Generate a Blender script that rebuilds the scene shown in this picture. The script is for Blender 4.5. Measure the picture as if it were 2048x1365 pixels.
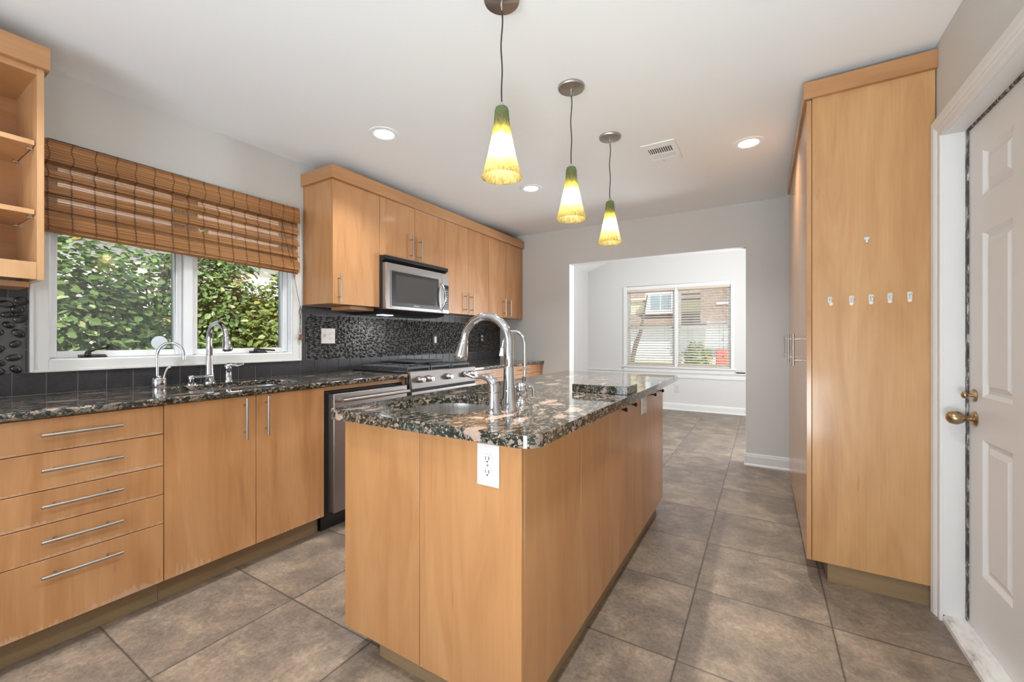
import bpy, bmesh, math, random
from mathutils import Vector, Matrix, noise as mnoise
random.seed(7)
PI = math.pi
SC = bpy.context.scene
for o in list(bpy.data.objects): bpy.data.objects.remove(o)

# ------------------------------------------------------------------ camera
TH = math.atan(501/831.)
cam_d = bpy.data.cameras.new('camera'); cam = bpy.data.objects.new('camera', cam_d)
SC.collection.objects.link(cam)
cam.location = (0, 0, 1.17); cam.rotation_euler = (PI/2, 0, TH)
cam_d.sensor_fit = 'HORIZONTAL'; cam_d.sensor_width = 36; cam_d.lens = 36*831/2048.
cam_d.shift_y = -3.5/2048; cam_d.clip_start = 0.02; cam_d.clip_end = 200
SC.camera = cam

# ------------------------------------------------------------------ view and light
SC.view_settings.view_transform = 'Standard'; SC.view_settings.look = 'None'
SC.view_settings.exposure = 0.27; SC.view_settings.gamma = 1; SC.view_settings.use_curve_mapping = False
W = bpy.data.worlds.new('world'); SC.world = W; W.use_nodes = True
wn = W.node_tree.nodes; wl = W.node_tree.links; wn.clear()
wo = wn.new('ShaderNodeOutputWorld'); bg = wn.new('ShaderNodeBackground'); sky = wn.new('ShaderNodeTexSky')
sky.sky_type = 'NISHITA'; sky.sun_disc = False; sky.sun_elevation = math.radians(48); sky.sun_rotation = math.radians(100)
sky.air_density = 1.2; sky.dust_density = 2.0
bg.inputs['Strength'].default_value = 0.28
wl.new(sky.outputs[0], bg.inputs[0]); wl.new(bg.outputs[0], wo.inputs[0])

def lamp(name, kind, loc, energy, color=(1, 1, 1), size=0.1, size_y=None, rot=(0, 0, 0), spread=None, **kw):
    d = bpy.data.lights.new(name, kind); d.energy = energy; d.color = color
    if kind == 'AREA':
        d.shape = 'DISK' if size_y is None else 'RECTANGLE'; d.size = size
        if size_y: d.size_y = size_y
        if spread: d.spread = spread
    elif kind in ('POINT', 'SPOT'): d.shadow_soft_size = size
    for k, v in kw.items(): setattr(d, k, v)
    o = bpy.data.objects.new(name, d); SC.collection.objects.link(o); o.location = loc; o.rotation_euler = rot
    return o
lamp('sun', 'SUN', (0, 0, 10), 6.0, (1, .95, .87), rot=(math.radians(32), math.radians(36), 0), angle=0.02)
# added fill lamp behind the camera, imitating daylight from a made-up rear window
lamp('added_rear_fill', 'AREA', (-1.1, -2.38, 1.30), 20, (.84, .93, 1.04), 2.3, 1.8, rot=(PI/2, 0, 0))
# added lamp out of view on the right, brightening the breakfast room
lamp('added_breakfast_fill', 'AREA', (1.36, 5.2, 1.5), 56, (.95, .96, .98), 1.6, 1.3, rot=(0, PI/2, 0))
# added fill lamp behind the camera, tilted up to brighten the ceiling
fl = lamp('added_ceiling_fill', 'AREA', (-.95, -2.0, 1.25), 27, (.86, .94, 1.02), 1.7, 1.3, spread=math.radians(120))
fl.rotation_euler = Vector((-.03, .88, .47)).to_track_quat('-Z', 'Y').to_euler()
fl = lamp('added_low_fill', 'AREA', (.25, -.55, .45), 15, (.88, .95, 1.0), .7, .7, spread=math.radians(116))  # second added fill, low and out of view, for far ceiling and island side
fl.rotation_euler = Vector((-.16, .78, .60)).to_track_quat('-Z', 'Y').to_euler()
DOWN = [(-2.003, 1.791), (-1.667, 3.075), (-0.077, 3.089)]
DOWN_ADDED = [(-2.0, 0.2), (-0.1, 0.75), (-0.2, -0.9), (-1.9, -1.3)]  # extra downlights out of view, added to light the room
for (x, y) in DOWN + DOWN_ADDED:
    lamp('downlight_lamp', 'AREA', (x, y, 2.418), 8.6, (.96, .98, 1.0), 0.13, spread=math.radians(125))

fl = lamp('added_far_end_fill', 'AREA', (.80, 6.35, 1.05), 44, (.88, .95, 1.0), 1.25, 1.1, spread=math.radians(120))  # added lamp hidden beyond the far wall, lighting the kitchen's far end
fl.rotation_euler = Vector((-.55, -.76, .30)).to_track_quat('-Z', 'Y').to_euler()
PEND = [(-.832, 1.306), (-.823, 1.942), (-.818, 2.545)]
for (x, y) in PEND:       # light leaving the open bottom of each pendant shade
    lamp('pendant_light', 'AREA', (x, y, 1.846), 2.5, (1, .95, .86), 0.03, spread=math.radians(66))

# ------------------------------------------------------------------ object helpers
COL = SC.collection
WL = {}   # world location of each object's origin
def thing(name, label, cat, loc=(0, 0, 0), group=None, kind=None):
    o = bpy.data.objects.new(name, None); COL.objects.link(o); o.location = loc
    o.empty_display_size = 0.05
    WL[o.name] = Vector(loc)
    o['label'] = label; o['category'] = cat
    if group: o['group'] = group
    if kind: o['kind'] = kind
    return o
def tag(o, label, cat, group=None, kind=None):
    o['label'] = label; o['category'] = cat
    if group: o['group'] = group
    if kind: o['kind'] = kind
    return o

class MB:
    def __init__(s): s.v = []; s.f = []
    def add(s, vs, fs):
        n = len(s.v); s.v += [Vector(p) for p in vs]; s.f += [tuple(i+n for i in f) for f in fs]; return s
    def box(s, x0, x1, y0, y1, z0, z1):
        x0, x1 = sorted((x0, x1)); y0, y1 = sorted((y0, y1)); z0, z1 = sorted((z0, z1))
        return s.hexa([(x0,y0,z0),(x1,y0,z0),(x1,y1,z0),(x0,y1,z0),(x0,y0,z1),(x1,y0,z1),(x1,y1,z1),(x0,y1,z1)])
    def hexa(s, p):
        return s.add(p, [(0,3,2,1),(4,5,6,7),(0,1,5,4),(1,2,6,5),(2,3,7,6),(3,0,4,7)])
    def tube(s, pts, r, n=12, caps=True):
        pts = [Vector(p) for p in pts]; rs = r if isinstance(r, (list, tuple)) else [r]*len(pts)
        ref = None; rings = []
        for i, p in enumerate(pts):
            a = pts[max(i-1, 0)]; b = pts[min(i+1, len(pts)-1)]; t = (b-a)
            t = t.normalized() if t.length > 1e-9 else Vector((0,0,1))
            if ref is None:
                ref = Vector((0,0,1)) if abs(t.z) < .9 else Vector((1,0,0))
                u = t.cross(ref).normalized()
            else:
                u = (u - t*u.dot(t)).normalized()
            w = t.cross(u)
            rings.append([p + (u*math.cos(2*PI*k/n) + w*math.sin(2*PI*k/n))*rs[i] for k in range(n)])
        vs = [q for R in rings for q in R]; fs = []
        for i in range(len(pts)-1):
            for k in range(n):
                fs.append((i*n+k, i*n+(k+1)%n, (i+1)*n+(k+1)%n, (i+1)*n+k))
        if caps: fs += [tuple(range(n))[::-1], tuple((len(pts)-1)*n+k for k in range(n))]
        return s.add(vs, fs)
    def lathe(s, prof, c=(0,0,0), axis='z', n=32):
        """prof: list of (radius, height)"""
        c = Vector(c); vs = []; fs = []
        for (r, h) in prof:
            for k in range(n):
                a = 2*PI*k/n; x, y = r*math.cos(a), r*math.sin(a)
                q = {'z': (x, y, h), 'x': (h, x, y), 'y': (y, h, x)}[axis]
                vs.append(c + Vector(q))
        for i in range(len(prof)-1):
            for k in range(n): fs.append((i*n+k, i*n+(k+1)%n, (i+1)*n+(k+1)%n, (i+1)*n+k))
        if prof[0][0] > 1e-6: fs.append(tuple(range(n))[::-1])
        if prof[-1][0] > 1e-6: fs.append(tuple((len(prof)-1)*n+k for k in range(n)))
        return s.add(vs, fs)
    def ell(s, c, r, n=10, m=6, rot=None):
        c = Vector(c); vs = []; fs = []
        for i in range(m+1):
            ph = PI*i/m
            for k in range(n):
                a = 2*PI*k/n; q = Vector((r[0]*math.sin(ph)*math.cos(a), r[1]*math.sin(ph)*math.sin(a), r[2]*math.cos(ph)))
                if rot: q = rot @ q
                vs.append(c+q)
        for i in range(m):
            for k in range(n): fs.append((i*n+k, (i+1)*n+k, (i+1)*n+(k+1)%n, i*n+(k+1)%n))
        return s.add(vs, fs)
    def extr(s, poly, h0, h1, axis='z'):
        """extrude 2-D polygon; axis z: (x,y); axis x: (y,z); axis y: (x,z)"""
        m = {'z': lambda a, b, h: (a, b, h), 'x': lambda a, b, h: (h, a, b), 'y': lambda a, b, h: (a, h, b)}[axis]
        n = len(poly)
        vs = [m(a, b, h0) for a, b in poly] + [m(a, b, h1) for a, b in poly]
        fs = [tuple(range(n))[::-1], tuple(range(n, 2*n))] + [(i, (i+1)%n, n+(i+1)%n, n+i) for i in range(n)]
        return s.add(vs, fs)
    def obj(s, name, mat, parent=None, bevel=0, smooth=None, seg=2, fix=True):
        me = bpy.data.meshes.new(name)
        off = WL[parent.name] if parent is not None else Vector((0,0,0))
        me.from_pydata([tuple(p-off) for p in s.v], [], s.f); me.update()
        if fix:
            bm = bmesh.new(); bm.from_mesh(me)
            bmesh.ops.remove_doubles(bm, verts=bm.verts, dist=1e-6)
            bmesh.ops.dissolve_degenerate(bm, dist=1e-7, edges=bm.edges)
            bmesh.ops.recalc_face_normals(bm, faces=bm.faces); bm.to_mesh(me); bm.free()
        if smooth is not None:
            me.shade_smooth(); me.set_sharp_from_angle(angle=math.radians(smooth))
        if mat is not None: me.materials.append(mat)
        o = bpy.data.objects.new(name, me); COL.objects.link(o)
        if parent is not None: o.parent = parent; WL[o.name] = off.copy()
        else: WL[o.name] = Vector((0,0,0))
        if bevel:
            b = o.modifiers.new('bevel', 'BEVEL'); b.width = bevel; b.segments = seg; b.limit_method = 'ANGLE'; b.angle_limit = math.radians(40)
            b.harden_normals = False
            me.shade_smooth(); me.set_sharp_from_angle(angle=math.radians(50))
        return o
def struct(name, mb, mat, bevel=0, parent=None, label=None, **k):
    o = mb.obj(name, mat, parent, bevel, **k)
    if parent is None: o['kind'] = 'structure'
    if label: o['label'] = label
    return o
def copy_tree(o, loc=None, rotz=None, label=None, group=None, parent=None):
    c = o.copy(); COL.objects.link(c); 
    if parent is not None: c.parent = parent
    if loc is not None: c.location = loc
    if rotz is not None: c.rotation_euler = (0, 0, rotz)
    if label: c['label'] = label
    if group: c['group'] = group
    for ch in list(o.children): copy_tree(ch, parent=c)
    return c
def rrect(x0, x1, y0, y1, r, n=8):
    rr = r if isinstance(r, (list, tuple)) else [r]*4
    P = []
    for (cx, cy, a0, q) in ((x1, y1, 0, rr[0]), (x0, y1, 90, rr[1]), (x0, y0, 180, rr[2]), (x1, y0, 270, rr[3])):
        ccx = cx - q if cx == x1 else cx + q; ccy = cy - q if cy == y1 else cy + q
        for i in range(n+1):
            a = math.radians(a0 + 90*i/n); P.append((ccx+q*math.cos(a), ccy+q*math.sin(a)))
    return P
def slab(name, outer, holes, z0, z1, mat, parent=None, bevel=.008):
    bm = bmesh.new(); off = WL[parent.name] if parent is not None else Vector((0,0,0))
    loops = []
    for P in [outer]+holes:
        vs = [bm.verts.new((x-off.x, y-off.y, z1-off.z)) for x, y in P]
        loops += [bm.edges.new((vs[i], vs[(i+1) % len(vs)])) for i in range(len(vs))]
    bmesh.ops.triangle_fill(bm, edges=loops, use_beauty=True)
    r = bmesh.ops.extrude_face_region(bm, geom=list(bm.faces))
    for v in r['geom']:
        if isinstance(v, bmesh.types.BMVert): v.co.z = z0-off.z
    bmesh.ops.recalc_face_normals(bm, faces=bm.faces)
    me = bpy.data.meshes.new(name); bm.to_mesh(me); bm.free(); me.materials.append(mat)
    o = bpy.data.objects.new(name, me); COL.objects.link(o); WL[o.name] = off.copy()
    if parent is not None: o.parent = parent
    if bevel:
        b = o.modifiers.new('bevel', 'BEVEL'); b.width = bevel; b.segments = 3; b.limit_method = 'ANGLE'; b.angle_limit = math.radians(50)
        me.shade_smooth(); me.set_sharp_from_angle(angle=math.radians(50))
    return o

# ------------------------------------------------------------------ materials
def mat(name, col=(.8,.8,.8), rough=.5, metal=0, spec=.5, coat=0, coat_r=.1, emit=None, es=0):
    m = bpy.data.materials.new(name); m.use_nodes = True
    b = m.node_tree.nodes['Principled BSDF']
    b.inputs['Base Color'].default_value = (*col, 1); b.inputs['Roughness'].default_value = rough
    b.inputs['Metallic'].default_value = metal; b.inputs['Specular IOR Level'].default_value = spec
    b.inputs['Coat Weight'].default_value = coat; b.inputs['Coat Roughness'].default_value = coat_r
    if emit: b.inputs['Emission Color'].default_value = (*emit, 1); b.inputs['Emission Strength'].default_value = es
    return m
class N:
    def __init__(s, m): s.m = m; s.t = m.node_tree; s.b = s.t.nodes['Principled BSDF']
    def n(s, kind, **kw):
        x = s.t.nodes.new('ShaderNode'+kind)
        for k, v in kw.items():
            if k.startswith('_'): setattr(x, k[1:], v)
        return x
    def set(s, sock, v):
        if isinstance(v, bpy.types.NodeSocket): s.t.links.new(v, sock)
        elif v is not None: sock.default_value = v
    def coord(s, which='Object'): return s.n('TexCoord').outputs[which]
    def mapping(s, vec, scale=(1,1,1), loc=(0,0,0), rot=(0,0,0)):
        x = s.n('Mapping'); s.set(x.inputs['Vector'], vec); s.set(x.inputs['Scale'], scale); s.set(x.inputs['Location'], loc); s.set(x.inputs['Rotation'], rot); return x.outputs[0]
    def noise(s, vec, scale, detail=4, rough=.5, dist=0):
        x = s.n('TexNoise'); s.set(x.inputs['Vector'], vec); x.inputs['Scale'].default_value = scale; x.inputs['Detail'].default_value = detail
        x.inputs['Roughness'].default_value = rough; x.inputs['Distortion'].default_value = dist; return x.outputs['Fac']
    def vor(s, vec, scale, feature='F1', rnd=1):
        x = s.n('TexVoronoi', _feature=feature); s.set(x.inputs['Vector'], vec); x.inputs['Scale'].default_value = scale
        x.inputs['Randomness'].default_value = rnd; return x
    def ramp(s, fac, stops, interp='LINEAR'):
        x = s.n('ValToRGB'); s.set(x.inputs[0], fac); r = x.color_ramp; r.interpolation = interp
        while len(r.elements) < len(stops): r.elements.new(.5)
        for e, (p, c) in zip(r.elements, stops): e.position = p; e.color = (*c, 1) if len(c) == 3 else c
        return x.outputs[0]
    def mix(s, fac, a, b, mode='MIX'):
        x = s.n('MixRGB', _blend_type=mode); s.set(x.inputs[0], fac)
        s.set(x.inputs[1], (*a, 1) if isinstance(a, tuple) and len(a) == 3 else a); s.set(x.inputs[2], (*b, 1) if isinstance(b, tuple) and len(b) == 3 else b)
        return x.outputs[0]
    def math(s, op, a, b=0, clamp=False):
        x = s.n('Math', _operation=op, _use_clamp=clamp); s.set(x.inputs[0], a); s.set(x.inputs[1], b); return x.outputs[0]
    def bump(s, h, strength=.3, dist=.002):
        x = s.n('Bump'); x.inputs['Strength'].default_value = strength; x.inputs['Distance'].default_value = dist
        s.set(x.inputs['Height'], h); s.set(s.b.inputs['Normal'], x.outputs[0]); return x.outputs[0]
    def col(s, v): s.set(s.b.inputs['Base Color'], v)
    def rough(s, v): s.set(s.b.inputs['Roughness'], v)

def wood(name, tint=(1,1,1), horiz=False, worn=False, rough=.32, coat=.25, band=.13, dark=1.0):
    m = mat(name, rough=rough, coat=coat, coat_r=.12); k = N(m)
    co = k.coord('Object'); sp = k.n('SeparateXYZ'); k.set(sp.inputs[0], co)
    rnd = k.n('ObjectInfo').outputs['Random']
    h = k.math('ADD', sp.outputs[0], sp.outputs[1]); z = sp.outputs[2]
    if horiz: h, z = z, h
    cb = k.n('CombineXYZ'); k.set(cb.inputs[0], h); k.set(cb.inputs[1], k.math('MULTIPLY', rnd, 7.3)); k.set(cb.inputs[2], z)
    v = cb.outputs[0]
    # broad cathedral figure, fine grain, pores
    broad = k.noise(k.mapping(v, (7, 1, 1.1)), 1.0, 3, .55, 1.6)
    fine = k.noise(k.mapping(v, (120, 1, 4)), 1.0, 3, .6, .3)
    bands = k.n('TexWhiteNoise', _noise_dimensions='1D')
    k.set(bands.inputs['W'], k.math('FLOOR', k.math('ADD', k.math('DIVIDE', h, band), k.math('MULTIPLY', rnd, 50))))
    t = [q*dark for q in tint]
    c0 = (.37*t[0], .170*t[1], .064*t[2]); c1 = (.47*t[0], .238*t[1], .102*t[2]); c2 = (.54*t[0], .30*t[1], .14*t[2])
    c = k.ramp(broad, [(.30, c0), (.5, c1), (.72, c2)])
    c = k.mix(.22, c, k.ramp(fine, [(.3, c0), (.7, c2)]))
    c = k.mix(k.math('MULTIPLY', bands.outputs[0], .24), c, (.59*t[0], .345*t[1], .175*t[2]))
    c = k.mix(k.math('MULTIPLY', rnd, .12), c, (.39*t[0], .19*t[1], .075*t[2]))
    specks = k.ramp(k.noise(k.mapping(v, (30, 1, 5)), 1.0, 2, .5), [(.735, (0,0,0)), (.77, (1,1,1))])
    c = k.mix(k.math('MULTIPLY', specks, .35), c, (.30, .12, .045))
    if worn:
        g = k.n('SeparateXYZ'); k.set(g.inputs[0], k.coord('Generated'))
        s1 = k.noise(k.mapping(v, (70, 1, 7)), 1.0, 4, .7)
        lo = k.noise(k.mapping(v, (5, 1, 1)), 1.0, 2, .5)
        edge = k.math('SUBTRACT', k.math('MULTIPLY', lo, worn*1.7), g.outputs[2])
        e2 = k.math('ADD', k.math('MULTIPLY', edge, 2.6), k.math('SUBTRACT', s1, .60))
        msk = k.ramp(e2, [(.08, (0,0,0)), (.20, (1,1,1))])
        c = k.mix(k.math('MULTIPLY', msk, .45), c, (.62, .46, .33))
        s2 = k.ramp(k.noise(k.mapping(v, (60, 1, 6)), 1.3, 3, .6), [(.71, (0,0,0)), (.74, (1,1,1))])
        c = k.mix(k.math('MULTIPLY', s2, .25), c, (.64, .48, .35))
    k.col(c); k.rough(k.ramp(fine, [(0, (rough-.05,)*3), (1, (rough+.08,)*3)]))
    k.bump(fine, .06, .001)
    return m
M = {}
T1 = (1.14, 1.10, 1.04)
M['wood'] = wood('maple_veneer', tint=(1.02, .98, .92))
M['wood_worn'] = wood('maple_veneer_worn', worn=.10, tint=T1)
M['wood_drawer'] = wood('maple_drawer_worn', worn=.16, tint=T1)
M['wood_h'] = wood('maple_horizontal', horiz=True, tint=(.96, .93, .88), band=.3)
M['wood_light'] = wood('maple_edge_light', tint=(1.08, 1.18, 1.25), band=.5)
M['wood_pantry'] = wood('maple_pantry', tint=(1.07, 1.11, 1.0), band=.42, rough=.38)
M['wood_island'] = wood('maple_island', tint=(.97, .92, .82), band=.20)
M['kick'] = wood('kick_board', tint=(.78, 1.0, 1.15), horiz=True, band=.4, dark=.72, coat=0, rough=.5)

def paint(name, col, rough=.6, bump=.05, scale=220):
    m = mat(name, col, rough, spec=.3); k = N(m); f = k.noise(k.coord('Object'), scale, 3, .6); k.bump(f, bump, .001); return m
M['ceiling'] = paint('ceiling_paint', (.90, .915, .92), .8)
M['wall'] = paint('wall_paint_greige', (.625, .608, .575), .65)
M['wall_b'] = paint('wall_paint_breakfast', (.70, .69, .68), .65)
M['trim'] = paint('trim_paint_white', (.72, .71, .695), .32, .03, 60)
M['trim_b'] = paint('trim_paint_breakfast', (.80, .795, .78), .32, .03, 60)
M['white_trim'] = paint('white_window_trim', (.70, .69, .66), .35, .03, 60)
M['vinyl'] = mat('white_vinyl', (.82, .83, .83), .3)
M['plastic'] = mat('white_plastic', (.66, .64, .61), .3)
M['ivory'] = mat('ivory_plastic', (.70, .63, .50), .35)
M['black'] = mat('black_plastic', (.012, .012, .013), .28)
M['blackmatte'] = mat('black_matte', (.015, .015, .016), .6)
M['dark'] = mat('dark_void', (.02, .018, .016), .8)
M['chrome'] = mat('chrome', (.58, .58, .60), .07, 1)
M['brushed'] = mat('brushed_nickel', (.42, .395, .37), .36, 1)
M['knobmetal'] = mat('polished_steel', (.62, .60, .59), .16, 1)
M['iron'] = mat('cast_iron_grate', (.045, .045, .05), .5, 0, .5)
M['bronze'] = mat('dark_bronze', (.045, .03, .025), .35, .6)
M['glass_dark'] = mat('dark_glass', (.02, .02, .022), .05, 0, .8, coat=.5, coat_r=.03)
M['red'] = mat('red_enamel', (.45, .01, .02), .3)
M['cord'] = mat('black_cord', (.03, .027, .025), .6)
M['thread'] = mat('dark_brown_thread', (.035, .015, .008), .8)
def steel(name, base=(.38, .35, .335), rough=.38, axis=(1, 1, 90)):
    m = mat(name, base, rough, 1); k = N(m)
    f = k.noise(k.mapping(k.coord('Object'), axis), 3.0, 4, .6)
    k.rough(k.ramp(f, [(.2, (rough-.06,)*3), (.8, (rough+.1,)*3)])); k.b.inputs['Anisotropic'].default_value = .5
    k.bump(f, .03, .0005); return m
M['steel'] = steel('stainless_steel'); M['steel_v'] = steel('stainless_brushed_sideways', axis=(3, 3, 160))
M['panel'] = steel('control_panel_steel', (.26, .24, .23), .5)
M['sinksteel'] = steel('sink_steel', (.55, .54, .53), .27, (40, 40, 2))
# canopy: brushed circularly
M['canopy'] = mat('brushed_canopy', (.50, .47, .44), .3, 1)
k = N(M['canopy']); k.b.inputs['Anisotropic'].default_value = .85
tg = k.n('Tangent', _direction_type='RADIAL', _axis='Z'); k.set(k.b.inputs['Tangent'], tg.outputs[0])
# brass
M['brass'] = mat('aged_brass', (.42, .31, .17), .28, 1); k = N(M['brass'])
k.col(k.ramp(k.noise(k.coord('Object'), 60, 4, .6), [(.3, (.46, .30, .13)), (.7, (.42, .37, .30))]))
# window glass
def glass(name, tint=(1, 1, 1), haze=0.0):
    m = bpy.data.materials.new(name); m.use_nodes = True; t = m.node_tree; t.nodes.clear()
    o = t.nodes.new('ShaderNodeOutputMaterial'); mx = t.nodes.new('ShaderNodeMixShader'); tr = t.nodes.new('ShaderNodeBsdfTransparent')
    gl = t.nodes.new('ShaderNodeBsdfGlossy'); fr = t.nodes.new('ShaderNodeFresnel')
    tr.inputs[0].default_value = (*tint, 1); gl.inputs['Roughness'].default_value = .0; fr.inputs[0].default_value = 1.5
    t.links.new(fr.outputs[0], mx.inputs[0]); t.links.new(tr.outputs[0], mx.inputs[1]); t.links.new(gl.outputs[0], mx.inputs[2])
    out = mx.outputs[0]
    if haze:
        df = t.nodes.new('ShaderNodeBsdfDiffuse'); df.inputs[0].default_value = (.8, .82, .82, 1)
        m2 = t.nodes.new('ShaderNodeMixShader'); nz = t.nodes.new('ShaderNodeTexNoise'); tc = t.nodes.new('ShaderNodeTexCoord')
        nz.inputs['Scale'].default_value = 4; t.links.new(tc.outputs['Object'], nz.inputs['Vector'])
        mm = t.nodes.new('ShaderNodeMath'); mm.operation = 'MULTIPLY'; mm.inputs[1].default_value = haze*2; t.links.new(nz.outputs['Fac'], mm.inputs[0])
        t.links.new(mm.outputs[0], m2.inputs[0]); t.links.new(out, m2.inputs[1]); t.links.new(df.outputs[0], m2.inputs[2]); out = m2.outputs[0]
    t.links.new(out, o.inputs[0]); return m
M['glass'] = glass('window_glass', (.97, .99, .98)); M['glass_haze'] = glass('dusty_window_glass', (.95, .97, .96), .05)
# granite
def granite(name):
    m = mat(name, rough=.07, spec=.55, coat=.3, coat_r=.03); k = N(m)
    co = k.coord('Object')
    nz = k.n('TexNoise'); k.set(nz.inputs['Vector'], co); nz.inputs['Scale'].default_value = 16; nz.inputs['Detail'].default_value = 6; nz.inputs['Roughness'].default_value = .65
    warp = k.n('VectorMath', _operation='MULTIPLY_ADD'); k.set(warp.inputs[0], nz.outputs['Color']); warp.inputs[1].default_value = (.05, .05, .05); k.set(warp.inputs[2], co)
    w = k.mapping(warp.outputs[0], (1, .50, 1), rot=(0, 0, .95))
    def cells(scale, edge):
        a = k.vor(w, scale); e = k.vor(w, scale, 'DISTANCE_TO_EDGE')
        s = k.n('SeparateColor'); k.set(s.inputs[0], a.outputs['Color'])
        return s.outputs[0], s.outputs[1], k.ramp(e.outputs['Distance'], [(edge*.5, (0,0,0)), (edge, (1,1,1))])
    r1, g1, e1 = cells(150, .12)
    fine = k.ramp(r1, [(0, (.010, .013, .010)), (.32, (.028, .036, .026)), (.52, (.075, .080, .062)), (.70, (.15, .14, .11)), (.86, (.28, .225, .185)), (.97, (.42, .33, .27))])
    fine = k.mix(e1, (.012, .015, .012), fine)
    r2, g2, e2 = cells(78, .12)
    midc = k.ramp(g2, [(0, (.30, .22, .17)), (.5, (.14, .13, .10)), (1, (.44, .34, .27))])
    msk = k.math('MULTIPLY', k.ramp(r2, [(.70, (0,0,0)), (.72, (1,1,1))]), e2)
    c = k.mix(msk, fine, midc)
    r3, g3, e3 = cells(19, .13)
    bigc = k.mix(k.noise(w, 60, 4, .7), (.52, .38, .30), (.36, .26, .21))
    msk3 = k.math('MULTIPLY', k.ramp(r3, [(.885, (0,0,0)), (.89, (1,1,1))]), e3)
    c = k.mix(msk3, c, bigc)
    c = k.mix(.35, c, k.ramp(k.noise(w, 130, 5, .7), [(.35, (.25,.25,.25)), (.7, (1.3,1.3,1.3))]), 'MULTIPLY')
    k.col(c); return m
M['granite'] = granite('polished_conglomerate_granite')
# floor tile
m = mat('floor_tile', rough=.4, spec=.45); k = N(m); M['floor'] = m
co = k.coord('Object'); PX, PY = .513, .511
mp = k.mapping(co, loc=(.27, -.07, 0))   # grout lines at x=-.27+k*PX , y=.07+k*PY
sp = k.n('SeparateXYZ'); k.set(sp.inputs[0], mp)
def line(s, p):
    f = k.math('FRACT', k.math('DIVIDE', s, p)); d = k.math('ABSOLUTE', k.math('SUBTRACT', f, .5))
    return k.math('MULTIPLY', k.math('SUBTRACT', .5, d), p)     # distance to the nearest line
dl = k.math('MINIMUM', line(sp.outputs[0], PX), line(sp.outputs[1], PY))
dl = k.math('ADD', dl, k.math('MULTIPLY', k.math('SUBTRACT', k.noise(co, 90, 3), .5), .002))
tile = k.ramp(dl, [(.0028, (0,0,0)), (.0042, (1,1,1))])
wn_ = k.n('TexWhiteNoise', _noise_dimensions='2D'); cb = k.n('CombineXYZ')
k.set(cb.inputs[0], k.math('FLOOR', k.math('DIVIDE', sp.outputs[0], PX))); k.set(cb.inputs[1], k.math('FLOOR', k.math('DIVIDE', sp.outputs[1], PY)))
k.set(wn_.inputs['Vector'], cb.outputs[0])
ofs = k.n('VectorMath', _operation='MULTIPLY_ADD'); k.set(ofs.inputs[0], wn_.outputs['Color']); ofs.inputs[1].default_value = (5, 5, 5); k.set(ofs.inputs[2], co)
v = ofs.outputs[0]
a = k.noise(v, 4.5, 9, .72, .3); b = k.noise(v, 60, 7, .78); c_ = k.noise(v, 190, 3, .7)
c = k.ramp(a, [(.30, (.135, .106, .086)), (.46, (.205, .163, .128)), (.56, (.275, .215, .16)), (.68, (.38, .30, .225))])
c = k.mix(.8, c, k.ramp(b, [(.3, (.55,.54,.54)), (.7, (1.40,1.36,1.30))]), 'MULTIPLY')
c = k.mix(k.math('MULTIPLY', k.ramp(c_, [(.62, (0,0,0)), (.72, (1,1,1))]), .35), c, (.10, .075, .06))
c = k.mix(tile, (.055, .046, .038), c)
k.col(c); k.rough(k.ramp(b, [(.3, (.34,)*3), (.7, (.50,)*3)]))
hh = k.math('ADD', k.math('MULTIPLY', tile, 1.0), k.math('MULTIPLY', b, .25)); k.bump(hh, .35, .003)
# slate
m = mat('dark_slate_tile', rough=.42, spec=.45); k = N(m); M['slate'] = m
a = k.noise(k.coord('Object'), 9, 5, .65, .5); b = k.noise(k.coord('Object'), 90, 4, .7)
k.col(k.mix(.4, k.ramp(a, [(.3, (.020, .019, .022)), (.7, (.045, .042, .045))]), k.ramp(b, [(.3, (.01,.01,.012)), (.8, (.07,.065,.068))])))
k.bump(k.math('ADD', a, k.math('MULTIPLY', b, .3)), .35, .003)
m = mat('grout_dark_grey', (.095, .086, .082), .8); M['grout'] = m
m = mat('tile_joint_grey', (.24, .23, .22), .8); M['joint'] = m
m = mat('black_river_pebble', rough=.24, spec=.5); k = N(m); M['pebble'] = m
a = k.vor(k.coord('Object'), 28); s = k.n('SeparateColor'); k.set(s.inputs[0], a.outputs['Color'])
k.col(k.ramp(s.outputs[0], [(0, (.012, .012, .013)), (.7, (.026, .025, .026)), (1, (.06, .055, .05))])); k.rough(k.ramp(s.outputs[1], [(0, (.16,)*3), (1, (.36,)*3)]))
# bamboo
m = mat('bamboo_strip', rough=.5); k = N(m); M['bamboo'] = m
sp = k.n('SeparateXYZ'); k.set(sp.inputs[0], k.coord('Object'))
w1 = k.n('TexWhiteNoise', _noise_dimensions='1D'); k.set(w1.inputs['W'], k.math('FLOOR', k.math('DIVIDE', sp.outputs[2], .0048)))
a = k.noise(k.mapping(k.coord('Object'), (3, 3, 150)), 1.5, 4, .6)
c = k.ramp(w1.outputs[0], [(0, (.19, .075, .022)), (.45, (.36, .155, .048)), (.8, (.48, .225, .075)), (1, (.60, .32, .12))])
k.col(k.mix(.4, c, k.ramp(a, [(.3, (.18, .07, .02)), (.7, (.56, .27, .095))]))); k.b.inputs['Transmission Weight'].default_value = 0
M['slat'] = mat('blind_slat_cream', (.86, .81, .74), .4)
M['headrail'] = mat('blind_headrail_cream', (.66, .57, .47), .45)
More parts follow.
